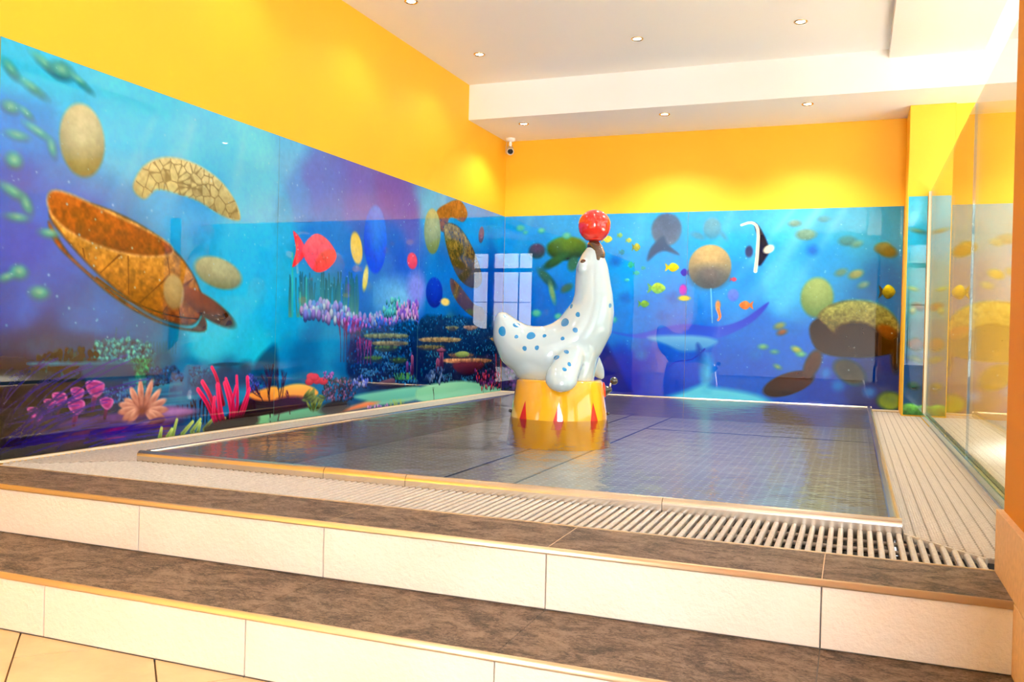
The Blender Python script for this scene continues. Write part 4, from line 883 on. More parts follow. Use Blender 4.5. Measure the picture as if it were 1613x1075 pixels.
('t','L',[(5.938,-0.014),(5.896,0.046)],0.004,0.002,(150,190,80),(180,215,110),0),
('t','L',[(5.963,-0.016),(5.989,0.041)],0.004,0.002,(150,190,80),(180,215,110),0),
('t','L',[(6.033,-0.021),(5.996,0.04)],0.004,0.002,(150,190,80),(180,215,110),0),
('t','L',[(5.942,-0.014),(5.906,0.046)],0.004,0.002,(150,190,80),(180,215,110),0),
('t','L',[(5.94,-0.014),(5.97,0.042)],0.004,0.002,(150,190,80),(180,215,110),0),
('t','L',[(5.909,-0.012),(5.934,0.044)],0.004,0.002,(150,190,80),(180,215,110),0),
('t','L',[(6.058,-0.022),(6.082,0.035)],0.004,0.002,(150,190,80),(180,215,110),0),
('t','L',[(6.001,0.195),(6.024,0.243)],0.004,0.002,(90,170,60),(130,205,90),0),
('t','L',[(6.243,0.185),(6.273,0.234)],0.005,0.003,(90,170,60),(130,205,90),0),
('t','L',[(5.94,0.198),(5.908,0.247)],0.004,0.002,(90,170,60),(130,205,90),0),
('t','L',[(6.03,0.194),(6.029,0.243)],0.004,0.002,(90,170,60),(130,205,90),0),
('t','L',[(6.074,0.192),(6.046,0.242)],0.004,0.002,(90,170,60),(130,205,90),0),
('t','L',[(6.146,0.189),(6.154,0.238)],0.004,0.002,(90,170,60),(130,205,90),0),
('t','L',[(6.143,0.189),(6.141,0.239)],0.004,0.002,(90,170,60),(130,205,90),0),
('t','L',[(6.116,0.19),(6.125,0.239)],0.004,0.002,(90,170,60),(130,205,90),0),
('t','L',[(5.957,0.197),(5.951,0.245)],0.004,0.002,(90,170,60),(130,205,90),0),
('t','L',[(5.98,0.196),(5.953,0.245)],0.004,0.002,(90,170,60),(130,205,90),0),
('t','L',[(6.187,0.187),(6.174,0.238)],0.004,0.002,(90,170,60),(130,205,90),0),
('t','L',[(6.046,0.193),(6.03,0.243)],0.004,0.002,(90,170,60),(130,205,90),0),
('t','L',[(6.128,0.19),(6.102,0.24)],0.004,0.002,(90,170,60),(130,205,90),0),
('t','L',[(6.146,0.189),(6.117,0.24)],0.004,0.002,(90,170,60),(130,205,90),0),
('t','L',[(6.254,0.185),(6.229,0.236)],0.005,0.003,(90,170,60),(130,205,90),0),
('t','L',[(6.189,0.187),(6.19,0.237)],0.004,0.002,(90,170,60),(130,205,90),0),
('t','L',[(6.074,0.192),(6.06,0.242)],0.004,0.002,(90,170,60),(130,205,90),0),
('t','L',[(6.053,0.193),(6.066,0.241)],0.004,0.002,(90,170,60),(130,205,90),0),
('t','L',[(6.107,0.191),(6.107,0.24)],0.004,0.002,(90,170,60),(130,205,90),0),
('t','L',[(6.016,0.194),(6.021,0.243)],0.004,0.002,(90,170,60),(130,205,90),0),
('t','L',[(5.991,0.195),(5.988,0.244)],0.004,0.002,(90,170,60),(130,205,90),0),
('t','L',[(6.15,0.189),(6.15,0.238)],0.004,0.002,(90,170,60),(130,205,90),0),
('t','L',[(6.126,0.19),(6.128,0.239)],0.004,0.002,(90,170,60),(130,205,90),0),
('t','L',[(5.998,0.195),(6.024,0.243)],0.004,0.002,(90,170,60),(130,205,90),0),
('f','L',4.864,1.059,0.446,0.285,(245,105,105),(225,60,70),1),
('e','L',5.585,1.226,0.162,0.245,0,(90,150,240),(25,60,215),1),
('e','L',5.328,1.137,0.075,0.114,20,(235,215,110),(215,190,90),1),
('e','L',5.456,0.935,0.035,0.089,-12,(220,215,130),(200,190,100),1),
('e','L',6.158,1.119,0.085,0.064,0,(225,90,95),(190,60,80),1),
('p','L',[(6.312,0.647),(6.777,0.7),(7.57,0.69),(8.084,0.608),(8.117,0.108),(6.337,0.151)],(14,60,95),(6,22,45),3,None,0.8),
('c','L',[(6.311,0.663),(6.776,0.716),(7.57,0.702),(8.083,0.621),(8.118,0.095),(6.337,0.151)],950,0.008,0.02,[(15,65,100),(20,90,130),(8,35,60),(30,95,130),(30,60,110)],1.0,1.1,30),
('c','L',[(6.905,0.676),(7.17,0.682),(7.187,0.626),(6.895,0.621)],36,0.007,0.014,[(50,115,150),(40,90,140),(65,130,160)],1.0,1.1,720),
('c','L',[(7.244,0.598),(7.531,0.602),(7.55,0.543),(7.233,0.541)],36,0.007,0.015,[(50,115,150),(40,90,140),(65,130,160)],1.0,1.1,745),
('c','L',[(7.615,0.454),(7.929,0.453),(7.949,0.391),(7.604,0.395)],36,0.008,0.015,[(50,115,150),(40,90,140),(65,130,160)],1.0,1.1,770),
('c','L',[(6.436,0.408),(6.671,0.406),(6.686,0.353),(6.427,0.357)],36,0.007,0.013,[(50,115,150),(40,90,140),(65,130,160)],1.0,1.1,680),
('c','L',[(7.131,0.176),(7.411,0.166),(7.429,0.107),(7.121,0.121)],36,0.007,0.015,[(50,115,150),(40,90,140),(65,130,160)],1.0,1.1,735),
('c','L',[(6.681,0.22),(6.931,0.211),(6.947,0.156),(6.672,0.167)],36,0.007,0.014,[(50,115,150),(40,90,140),(65,130,160)],1.0,1.1,700),
('p','L',[(6.319,0.511),(6.695,0.522),(7.112,0.513),(7.007,0.479),(6.41,0.48)],(185,165,115),(92,82,57),1,None,0.8),
('p','L',[(6.267,0.451),(6.52,0.459),(6.791,0.447),(6.694,0.416),(6.357,0.419)],(110,110,75),(55,55,37),1,None,0.8),
('p','L',[(6.773,0.335),(7.259,0.337),(7.81,0.314),(7.687,0.281),(6.875,0.3)],(215,165,120),(107,82,60),1,None,0.8),
('p','L',[(6.858,0.377),(7.119,0.384),(7.399,0.369),(7.287,0.336),(6.963,0.342)],(150,120,90),(75,60,45),1,None,0.8),
('p','L',[(6.782,0.609),(6.921,0.621),(7.066,0.613),(6.962,0.578),(6.885,0.577)],(130,130,95),(65,65,47),1,None,0.8),
('p','L',[(7.146,0.619),(7.312,0.633),(7.485,0.624),(7.371,0.588),(7.258,0.587)],(180,150,120),(90,75,60),1,None,0.8),
('p','L',[(7.765,0.514),(7.884,0.526),(8.007,0.514),(7.879,0.478),(7.895,0.478)],(190,150,90),(95,75,45),1,None,0.8),
('p','L',[(6.952,0.298),(7.656,0.281),(7.367,0.185),(7.13,0.193)],(110,50,50),(40,20,30),2,None,0),
('t','L',[(6.726,0.282),(6.72,0.4)],0.037,0.037,(70,35,60),(130,80,110),0),
('t','L',[(6.656,0.242),(6.652,0.316)],0.032,0.032,(70,35,60),(130,80,110),0),
('t','L',[(6.202,0.237),(6.196,0.361)],0.02,0.02,(70,35,60),(130,80,110),0),
('e','L',6.719,0.411,0.098,0.016,0,(160,110,130),(60,30,50),0),
('e','L',7.147,0.372,0.15,0.028,0,(170,190,110),(90,110,60),0),
('p','L',[(6.317,0.111),(6.808,0.14),(7.342,0.122),(7.955,0.04),(8.107,0.001),(7.646,-0.04),(6.818,-0.033),(6.322,0.009)],(150,212,180),(120,195,170),2,None,0),
('c','L',[(6.423,0.229),(6.739,0.271),(6.871,0.137),(6.449,0.156)],60,0.01,0.023,[(90,110,140),(60,85,120),(40,60,100)],0.8,1.35,33),
('c','L',[(7.407,0.224),(8.096,0.171),(8.106,0.02),(7.566,0.036)],90,0.009,0.023,[(90,50,100),(130,60,90),(60,40,90),(150,50,60)],0.8,1.35,34),
('t','L',[(7.969,0.077),(7.935,0.361)],0.009,0.006,(150,25,35),(180,40,50),0),
('t','L',[(8.086,0.071),(8.05,0.359)],0.009,0.006,(150,25,35),(180,40,50),0),
('t','L',[(8.17,0.067),(8.134,0.358)],0.009,0.006,(150,25,35),(180,40,50),0),
('b','L',6.598,-0.019,0.148,92,25,3,0.005,(60,50,60),(60,60,60),90,3),
('b','L',7.643,-0.004,0.143,90,25,4,0.004,(100,60,80),(140,80,100),91,3),
('p','L',[(6.561,1.554),(6.725,1.646),(7.002,1.724),(7.182,1.639),(7.092,1.543),(6.831,1.548),(6.738,1.419),(6.615,1.431)],(150,100,55),(110,70,35),1,None,0.5),
('e','L',6.499,1.391,0.15,0.185,0,(185,195,150),(110,130,95),1),
('p','L',[(6.71,1.469),(7.015,1.489),(7.342,1.317),(7.547,1.072),(7.362,0.974),(7.041,1.039),(6.81,1.239)],(140,125,75),(60,50,25),1,(60,55,30),0.9),
('p','L',[(6.86,1.027),(7.044,0.984),(7.371,0.83),(7.594,0.791),(7.571,0.673),(7.165,0.766),(6.918,0.894)],(95,70,50),(70,50,35),1,None,0.7),
('e','L',6.561,0.892,0.153,0.125,0,(30,60,190),(15,20,130),1),
('e','L',6.771,0.823,0.087,0.032,0,(225,205,110),(225,205,110),1),
('e','L',7.507,1.478,0.059,0.081,-25,(150,90,90),(80,60,70),1),
('c','B',[(0.051,0.36),(0.272,0.305),(0.279,0.015),(0.06,0.018)],90,0.012,0.031,[(60,50,100),(90,60,110),(40,40,80)],0.8,1.35,41),
('e','B',0.65,1.399,0.203,0.115,0,(120,150,50),(25,60,40),2),
('e','B',0.538,1.279,0.141,0.043,30,(60,105,60),(35,80,60),2),
('e','B',0.348,1.378,0.085,0.074,0,(110,80,110),(40,80,90),2),
('e','B',0.717,1.253,0.051,0.073,-20,(60,110,90),(60,110,90),2),
('e','B',0.459,1.108,0.129,0.043,-45,(60,110,100),(40,90,95),2),
('e','B',0.514,0.974,0.026,0.098,15,(130,170,120),(130,170,120),2),
('e','B',0.66,1.017,0.064,0.036,30,(60,110,100),(60,110,100),2),
('e','B',0.172,1.603,0.04,0.03,0,(120,205,170),(70,170,170),2),
('e','B',0.225,1.559,0.02,0.015,0,(120,205,170),(70,170,170),2),
('e','B',0.389,1.574,0.032,0.025,0,(120,205,170),(70,170,170),2),
('e','B',0.358,0.77,0.046,0.034,0,(120,205,170),(70,170,170),2),
('e','B',0.584,0.743,0.038,0.029,0,(120,205,170),(70,170,170),2),
('e','B',1.117,0.722,0.037,0.029,0,(120,205,170),(70,170,170),2),
('e','B',1.07,0.87,0.049,0.038,0,(120,205,170),(70,170,170),2),
('e','B',0.647,1.521,0.038,0.029,0,(120,205,170),(70,170,170),2),
('f','B',1.048,1.484,0.098,0.078,(225,215,110),(170,180,80),1),
('f','B',1.169,1.518,0.049,0.053,(150,200,130),(110,170,120),1),
('f','B',1.255,1.469,0.054,0.053,(200,210,120),(120,160,110),1),
('f','B',1.329,1.403,0.072,0.088,(190,190,90),(110,130,70),1),
('f','B',1.671,1.214,0.116,0.093,(235,215,70),(210,185,50),1),
('f','B',1.535,1.021,0.153,0.117,(190,220,90),(90,160,110),1),
('f','B',1.415,0.874,0.095,0.076,(150,205,80),(70,140,90),1),
('f','B',1.279,1.239,0.06,0.071,(80,190,160),(60,160,150),-1),
('f','B',1.335,1.162,0.06,0.047,(70,190,170),(60,150,160),1),
('f','B',1.394,1.209,0.042,0.041,(60,180,180),(60,160,170),-1),
('f','B',1.247,1.097,0.048,0.035,(110,200,190),(60,160,180),1),
('f','B',1.191,1.358,0.055,0.059,(50,150,170),(40,130,170),1),
('f','B',1.776,1.167,0.069,0.081,(50,60,190),(30,40,150),-1),
('f','B',2.324,0.873,0.11,0.09,(225,150,90),(200,110,60),-1),
('f','B',2.218,1.104,0.055,0.045,(190,90,110),(170,70,100),1),
('e','B',1.133,1.275,0.055,0.048,0,(20,110,195),(20,110,195),5),
('e','B',1.233,0.931,0.054,0.047,0,(20,110,195),(20,110,195),5),
('e','B',1.595,0.759,0.053,0.047,0,(20,110,195),(20,110,195),5),
('e','B',1.397,0.403,0.054,0.047,0,(20,110,195),(20,110,195),5),
('e','B',1.335,0.49,0.054,0.047,0,(20,110,195),(20,110,195),5),
('e','B',2.878,1.357,0.047,0.044,0,(20,110,195),(20,110,195),5),
('e','B',2.739,0.667,0.048,0.044,0,(20,110,195),(20,110,195),5),
('e','B',2.423,0.436,0.049,0.045,0,(20,110,195),(20,110,195),5),
('e','B',3.115,0.186,0.046,0.044,0,(20,110,195),(20,110,195),5),
('e','B',3.01,0.29,0.046,0.044,0,(20,110,195),(20,110,195),5),
('e','B',3.368,0.143,0.045,0.043,0,(20,110,195),(20,110,195),5),
('e','B',3.24,0.246,0.045,0.043,0,(20,110,195),(20,110,195),5),
('e','B',1.678,0.935,0.052,0.046,0,(20,110,195),(20,110,195),5),
('e','B',1.769,1.005,0.035,0.052,0,(190,60,180),(150,90,200),1),
('e','B',1.782,0.93,0.052,0.023,0,(240,200,90),(240,200,90),1),
('e','B',1.603,1.563,0.14,0.151,0,(70,100,135),(95,125,155),2),
('p','B',[(1.489,1.431),(1.575,1.505),(1.618,1.429),(1.726,1.329),(1.597,1.365),(1.521,1.343),(1.434,1.273),(1.444,1.355)],(60,95,130),(50,90,130),2,None,0),
('e','B',2.016,1.567,0.079,0.097,0,(110,165,190),(80,140,175),2),
('e','B',1.893,1.5,0.068,0.029,-20,(90,150,185),(90,150,185),2),
('e','B',2.119,1.496,0.045,0.017,-50,(90,150,185),(90,150,185),2),
('e','B',2.003,1.218,0.192,0.2,0,(215,190,140),(95,105,110),1),
('e','B',2.005,1.132,0.158,0.103,0,(120,125,125),(80,90,100),8),
('t','B',[(2.019,1.018),(2.039,0.709)],0.006,0.003,(120,200,240),(160,220,250),0),
('p','B',[(2.381,1.604),(2.437,1.558),(2.517,1.378),(2.487,1.289),(2.435,1.222),(2.4,1.306),(2.418,1.446)],(30,30,45),(20,25,60),1,None,0),
('t','B',[(2.272,1.59),(2.359,1.61),(2.415,1.547),(2.416,1.334),(2.403,1.177)],0.009,0.015,(225,225,210),(235,235,220),0),
('e','B',2.512,1.372,0.049,0.034,30,(225,225,205),(225,225,205),1),
('e','B',2.344,1.352,0.033,0.051,0,(60,70,110),(60,70,110),1),
('e','B',2.217,0.962,0.05,0.057,0,(110,140,225),(90,120,215),1),
('e','B',2.085,0.87,0.022,0.04,0,(215,140,90),(215,140,90),1),
('t','B',[(2.086,0.836),(2.105,0.768),(2.089,0.733)],0.017,0.008,(215,135,85),(195,110,70),0),
('p','B',[(1.058,0.619),(1.332,0.59),(1.627,0.667),(1.829,0.694),(2.085,0.676),(2.305,0.743),(2.524,0.903),(2.415,0.745),(2.198,0.61),(1.975,0.548),(1.688,0.552),(1.333,0.555)],(45,60,180),(60,100,210),1,None,0),
('p','B',[(1.452,0.563),(1.687,0.587),(1.974,0.582),(2.088,0.539),(1.977,0.468),(1.778,0.438),(1.631,0.498)],(120,180,225),(80,140,210),3,None,0),
('t','B',[(1.977,0.468),(1.866,0.372),(1.717,0.344),(1.637,0.265)],0.009,0.006,(30,60,170),(40,70,180),0),
('p','B',[(1.908,0.506),(1.967,0.421),(2.018,0.194),(1.95,0.191)],(25,60,160),(60,130,210),4,None,0),
('p','B',[(1.018,0.511),(1.125,0.394),(1.253,0.162),(1.35,-0.07),(0.984,-0.09)],(15,30,120),(10,40,140),4,None,0),
('p','B',[(1.586,-0.011),(1.816,0.081),(1.997,0.159),(2.031,0.126),(2.211,0.111),(2.432,0.076),(2.569,0.016),(2.57,-0.034),(1.587,-0.058)],(120,215,240),(90,195,235),5,None,0),
('e','B',2.006,0.251,0.045,0.126,0,(80,180,230),(80,180,230),8),
('e','B',2.925,0.946,0.135,0.175,0,(165,185,130),(95,125,85),2),
('e','B',3.254,0.689,0.332,0.227,-8,(45,32,20),(60,40,20),2),
('p','B',[(2.945,0.782),(3.096,0.904),(3.323,0.922),(3.499,0.844),(3.591,0.686),(3.504,0.631),(3.303,0.734),(3.101,0.702),(3.054,0.565)],(150,160,100),(100,85,45),3,None,0.6),
('p','B',[(2.87,0.67),(2.946,0.754),(3.104,0.621),(3.407,0.575),(3.594,0.553),(3.508,0.471),(3.21,0.434),(2.953,0.48)],(40,22,15),(55,38,20),2,None,0),
('e','B',2.709,0.184,0.223,0.094,22,(75,42,28),(50,28,20),1),
('e','B',2.904,0.369,0.062,0.132,-22,(80,55,40),(80,55,40),2),
('e','B',3.203,0.309,0.142,0.092,-35,(60,60,50),(80,80,70),3),
('e','B',3.494,0.657,0.089,0.053,-30,(130,85,35),(90,60,30),2),
('e','B',3.567,0.472,0.039,0.138,0,(60,40,20),(60,40,20),3),
('f','B',3.49,0.999,0.118,0.139,(225,215,60),(60,60,30),1),
('e','B',3.529,0.076,0.098,0.075,0,(95,125,35),(130,155,40),3),
('e','B',3.232,1.148,0.06,0.036,20,(150,165,120),(120,132,96),2),
('e','B',3.115,1.165,0.051,0.03,20,(110,150,140),(88,120,112),2),
('e','B',3.295,1.057,0.045,0.027,20,(120,160,150),(96,128,120),2),
('e','B',2.621,0.693,0.048,0.028,20,(130,150,110),(104,120,88),2),
('e','B',2.644,0.638,0.043,0.024,20,(140,100,70),(112,80,56),2),
('e','B',2.486,0.505,0.038,0.022,0,(120,185,150),(96,148,120),2),
('e','B',2.584,0.463,0.032,0.018,0,(110,175,160),(88,140,128),2),
('e','B',2.77,0.486,0.047,0.027,-25,(170,185,110),(136,148,88),2),
('e','B',2.808,0.448,0.037,0.021,0,(120,190,150),(96,152,120),2),
('e','B',2.614,0.331,0.032,0.018,-25,(130,170,130),(104,136,104),2),
('e','B',2.822,1.496,0.084,0.048,0,(130,170,160),(104,136,128),2),
('e','B',2.725,1.597,0.053,0.03,0,(130,170,165),(104,136,132),2),
('e','B',3.159,1.436,0.071,0.042,0,(90,150,160),(72,120,128),2),
('e','B',3.235,1.408,0.045,0.027,20,(120,170,160),(96,136,128),2),
('e','B',3.466,1.351,0.089,0.053,-25,(120,115,60),(96,92,48),2),
('e','B',3.435,1.378,0.059,0.035,20,(130,130,80),(104,104,64),2),
('e','B',2.964,1.63,0.047,0.027,0,(100,170,190),(80,136,152),2)]
# ================================================================== PRINTED GLASS PANELS (flat print in vertex colours, plain reef scenery)
RES = .005
rs = np.random.RandomState(7)
def value_noise(shape, cell, seed):
    r = np.random.RandomState(seed); h, w = shape; gh, gw = int(h/cell)+3, int(w/cell)+3
    g = r.rand(gh, gw); y = np.arange(h)/cell; x = np.arange(w)/cell; yi, xi = y.astype(int), x.astype(int)
    fy, fx = (y-yi), (x-xi); fy = fy*fy*(3-2*fy); fx = fx*fx*(3-2*fx); fy = fy[:, None]; fx = fx[None]
    a = g[yi][:, xi]; b = g[yi][:, xi+1]; c = g[yi+1][:, xi]; d = g[yi+1][:, xi+1]
    return (a*(1-fx)+b*fx)*(1-fy)+(c*(1-fx)+d*fx)*fy
class Canvas:
    def __init__(s, u0, u1, z1, bg):
        s.u0, s.z1 = u0, z1; s.nu = int(round((u1-u0)/RES))+1; s.nz = int(round(z1/RES))+1
        s.u = np.linspace(u0, u1, s.nu); s.z = np.linspace(0, z1, s.nz); s.du = s.u[1]-s.u[0]; s.dz = s.z[1]-s.z[0]
        U, Z = np.meshgrid(s.u, s.z); num = np.zeros(U.shape+(3,)); den = np.zeros(U.shape)
        n1 = value_noise(U.shape, 60, 1)-.5; n2 = value_noise(U.shape, 24, 2)-.5
        Uw, Zw = U+n1*.16+n2*.05, Z+n2*.07+n1*.08
        for (a, b, c) in bg:
            d = (Uw-a)**2+(Zw-b)**2; w_ = 1/(d+.006)**1.9
            num += w_[..., None]*np.array(c); den += w_
        s.c = num/den[..., None]/255
        s.fine = .5*value_noise(U.shape, 5, 3)+.3*value_noise(U.shape, 2.3, 4)+.2*value_noise(U.shape, 12, 5)
        s.c *= (1+.10*(s.fine-.5))[..., None]
    def win(s, u0, u1, z0, z1):
        i0 = max(0, int((u0-s.u0)/s.du)-1); i1 = min(s.nu, int((u1-s.u0)/s.du)+3); j0 = max(0, int(z0/s.dz)-1); j1 = min(s.nz, int(z1/s.dz)+3)
        if i1 <= i0 or j1 <= j0: return None
        U, Z = np.meshgrid(s.u[i0:i1], s.z[j0:j1]); return (slice(j0, j1), slice(i0, i1)), U, Z
    def put(s, sl, a, c): s.c[sl] = s.c[sl]*(1-a[..., None])+c*a[..., None]
    def ell(s, cu, cz, ru, rz, rot, c, c2, soft):
        R = max(ru, rz)*1.05+soft*RES+.01; w_ = s.win(cu-R, cu+R, cz-R, cz+R)
        if w_ is None: return
        sl, U, Z = w_; th = math.radians(rot); k = ru/rz; 
        X = (U-cu); Y = (Z-cz); rr = min(ru, rz)
        # rotation measured in an isotropic frame
        x = X*math.cos(th)+Y*math.sin(th); y = -X*math.sin(th)+Y*math.cos(th)
        q = np.sqrt((x/ru)**2+(y/rz)**2); d = (q-1)*rr; sf = RES*(.7+soft)
        a = np.clip(.5-d/(2*sf), 0, 1); t = np.clip(.5-Y/(2*max(rz, .002)*1.1)+.35*(q-.6), 0, 1)[..., None]
        f = (1+.16*(s.fine[sl]-.5))[..., None]
        s.put(sl, a, (np.array(c)*(1-t)+np.array(c2)*t)/255*f)
    def poly(s, pts, c, c2, soft, edge, n):
        P = np.array(pts, float); m_ = len(P); out = []
        for i in range(m_):
            p0, p1, p2, p3 = P[i-1], P[i], P[(i+1) % m_], P[(i+2) % m_]
            for t in np.linspace(0, 1, 6)[:-1]:
                out.append(.5*(2*p1+(p2-p0)*t+(2*p0-5*p1+4*p2-p3)*t*t+(3*p1-p0-3*p2+p3)*t**3))
        Q = np.array(out); pad = .02+soft*RES
        w_ = s.win(Q[:, 0].min()-pad, Q[:, 0].max()+pad, Q[:, 1].min()-pad, Q[:, 1].max()+pad)
        if w_ is None: return
        sl, U, Z = w_; dmin = np.full(U.shape, 9.); ins = np.zeros(U.shape, bool)
        for a, b in zip(Q, np.roll(Q, -1, 0)):
            e = b-a; L = e@e+1e-12; t = np.clip(((U-a[0])*e[0]+(Z-a[1])*e[1])/L, 0, 1)
            dmin = np.minimum(dmin, np.hypot(U-a[0]-t*e[0], Z-a[1]-t*e[1]))
            if (a[1] > b[1]) != (a[1] < b[1]): pass
            cond = ((a[1] > Z) != (b[1] > Z)) & (U < (b[0]-a[0])*(Z-a[1])/(b[1]-a[1]+1e-12)+a[0]); ins ^= cond
        d = np.where(ins, -dmin, dmin); sf = RES*(.7+soft); al = np.clip(.5-d/(2*sf), 0, 1)
        z0, z1 = Q[:, 1].min(), Q[:, 1].max(); t = np.clip((z1-Z)/(z1-z0+1e-6), 0, 1)[..., None]
        C = (np.array(c)*(1-t)+np.array(c2)*t)/255
        if edge is not None:
            k = np.clip(1+d/.016, 0, 1)[..., None]*.85; C = C*(1-k)+np.array(edge)/255*k
        if n: C = C*(1+n*(s.fine[sl]-.5)*1.2)[..., None]
        s.put(sl, al, C)
    def crack(s, pts, cell, c, a, seed):
        # crazed line pattern inside an outline (like dried stone)
        P = np.array(pts); w_ = s.win(P[:, 0].min(), P[:, 0].max(), P[:, 1].min(), P[:, 1].max()); sl, U, Z = w_
        ins = np.zeros(U.shape, bool)
        for p, q in zip(P, np.roll(P, -1, 0)): ins ^= ((p[1] > Z) != (q[1] > Z)) & (U < (q[0]-p[0])*(Z-p[1])/(q[1]-p[1]+1e-12)+p[0])
        r = np.random.RandomState(seed); n = int((U.max()-U.min())*(Z.max()-Z.min())/cell**2)+4
        S = np.stack([r.uniform(U.min(), U.max(), n), r.uniform(Z.min(), Z.max(), n)], 1); d1 = np.full(U.shape, 9.); d2 = d1.copy()
        for x, y in S:
            d = np.hypot(U-x, Z-y); d2 = np.where(d < d1, d1, np.minimum(d2, d)); d1 = np.minimum(d1, d)
        s.put(sl, a*ins*np.clip(1.2-(d2-d1)/.007, 0, 1), np.array(c)/255)
    def tube(s, pts, r0, r1, c, c2, soft=0):
        Q = np.array(pts, float)
        if len(Q) > 2:
            out = []
            for i in range(len(Q)-1):
                p0, p1, p2, p3 = Q[max(i-1, 0)], Q[i], Q[i+1], Q[min(i+2, len(Q)-1)]
                for t in (0, .33, .66): out.append(.5*(2*p1+(p2-p0)*t+(2*p0-5*p1+4*p2-p3)*t*t+(3*p1-p0-3*p2+p3)*t**3))
            Q = np.array(out+[Q[-1]])
        m_ = len(Q)-1; pad = max(r0, r1)+.012
        w_ = s.win(Q[:, 0].min()-pad, Q[:, 0].max()+pad, Q[:, 1].min()-pad, Q[:, 1].max()+pad)
        if w_ is None: return
        sl, U, Z = w_; best = np.full(U.shape, 9.); T = np.zeros(U.shape)
        for i in range(m_):
            a, b = Q[i], Q[i+1]; e = b-a; L = e@e+1e-12; t = np.clip(((U-a[0])*e[0]+(Z-a[1])*e[1])/L, 0, 1)
            d = np.hypot(U-a[0]-t*e[0], Z-a[1]-t*e[1])-(r0+(r1-r0)*(i+t)/m_); k = d < best; best = np.where(k, d, best); T = np.where(k, (i+t)/m_, T)
        al = np.clip(.5-best/(RES*(1.2+soft)), 0, 1); T = T[..., None]
        rim = np.clip(1+best/max(r0*.8, .004), 0, 1)[..., None]
        C = (np.array(c)*(1-T)+np.array(c2)*T)/255*(.88+.38*rim*(r0 > .008))
        s.put(sl, al, C)
    def cluster(s, pts, n, r0, r1, cols, asp, hi, seed):
        r = random.Random(seed+11); P = pts; us = [p[0] for p in P]; zs = [p[1] for p in P]; L = []; tries = 0
        while len(L) < n and tries < n*30:
            tries += 1; x, y = r.uniform(min(us), max(us)), r.uniform(min(zs), max(zs)); inside = False; j = len(P)-1
            for i in range(len(P)):
                if (P[i][1] > y) != (P[j][1] > y) and x < (P[j][0]-P[i][0])*(y-P[i][1])/(P[j][1]-P[i][1])+P[i][0]: inside = not inside
                j = i
            if inside: L.append((y, x))
        for y, x in sorted(L, reverse=True):
            c = r.choice(cols); k = r.uniform(.8, 1.15); q = r.uniform(r0, r1); g_ = (hi-1)*1.6+1
            s.ell(x, y, q*(.8 if asp > .7 else 1), q/asp if asp < 1 else q, 0, tuple(min(255, v*k*g_+12*(hi-1)) for v in c), tuple(v*k*.45 for v in c), 0)
    def branch(s, u, z, h, ang, spread, depth, rad, c, c2, seed, n):
        r = random.Random(seed*7+1)
        def go(x, y, L, a, d, q):
            x2, y2 = x+L*math.cos(math.radians(a)), y+L*math.sin(math.radians(a)); t = 1-d/depth
            cc = tuple(c[i]*(1-t)+c2[i]*t for i in range(3)); mx, my = (x+x2)/2+r.uniform(-.06, .06)*L, (y+y2)/2
            s.tube([(x, y), (mx, my), (x2, y2)], q, q*.75, cc, cc)
            if d > 1:
                for k in range(2 if r.random() < .8 else 3): go(x2, y2, L*r.uniform(.7, .95), a+r.uniform(-spread, spread)*1.2, d-1, q*.78)
        go(u, z, h*.3, ang, depth, rad)
    def fish(s, u, z, l, h, c, c2, d):
        s.poly([(u-d*l*.3, z), (u-d*l*.62, z+h*.4), (u-d*l*.55, z), (u-d*l*.62, z-h*.4)], c2, c2, 0, None, 0)
        s.poly([(u-d*l*.4, z), (u-d*l*.1, z+h*.42), (u+d*l*.25, z+h*.33), (u+d*l*.48, z), (u+d*l*.25, z-h*.33), (u-d*l*.1, z-h*.42)], c, c2, 0, None, .4)
    def rays(s, u, z, ang, wd, ln, c, al):
        U, Z = np.meshgrid(s.u, s.z); th = math.radians(ang); dx, dy = math.sin(th), -math.cos(th)
        a = (U-u)*dx+(Z-z)*dy; b = np.abs((U-u)*dy-(Z-z)*dx)
        A = al*np.exp(-(b/(wd*(.5+.8*np.clip(a/ln, 0, 1))))**2)*np.clip(1-a/ln, 0, 1)*np.clip(a/(ln*.1)+1, 0, 1)
        s.c += (np.array(c)/255-s.c)*A[..., None]
    def specks(s, n, c, seed, zlo=0, a=.7):
        r = random.Random(seed)
        for _ in range(n):
            u, z = r.uniform(s.u0, s.u[-1]), r.uniform(zlo, s.z1); q = r.uniform(.0015, .0045)
            w_ = s.win(u-.012, u+.012, z-.012, z+.012)
            if w_: s.put(w_[0], a*r.uniform(.3, 1)*np.clip(1.3-np.hypot(w_[1]-u, w_[2]-z)/(q*1.6), 0, 1), np.array(c)/255)
HT = 1.722
LB = Canvas(2.575, 8.088, HT, BG_LEFT); BB = Canvas(.006, 3.596, HT, BG_BACK)
for o in ART:
    cv = LB if o[1] == 'L' else BB; k, a = o[0], o[2:]
    {'e': cv.ell, 'p': cv.poly, 't': cv.tube, 'c': cv.cluster, 'b': cv.branch, 'f': cv.fish, 'r': cv.rays, 'k': cv.crack}[k](*a)
LB.specks(420, (170, 225, 255), 5, .5); BB.specks(260, (190, 235, 255), 6, .3, .6)
CB = Canvas(3.606, 3.756, 1.735, [(3.65, 1.7, (60, 185, 220)), (3.68, 1.4, (45, 165, 205)), (3.7, 1.1, (70, 150, 170)), (3.65, .9, (60, 130, 140)), (3.7, .6, (30, 90, 110)), (3.65, .3, (12, 70, 120)), (3.7, .15, (15, 75, 115))])
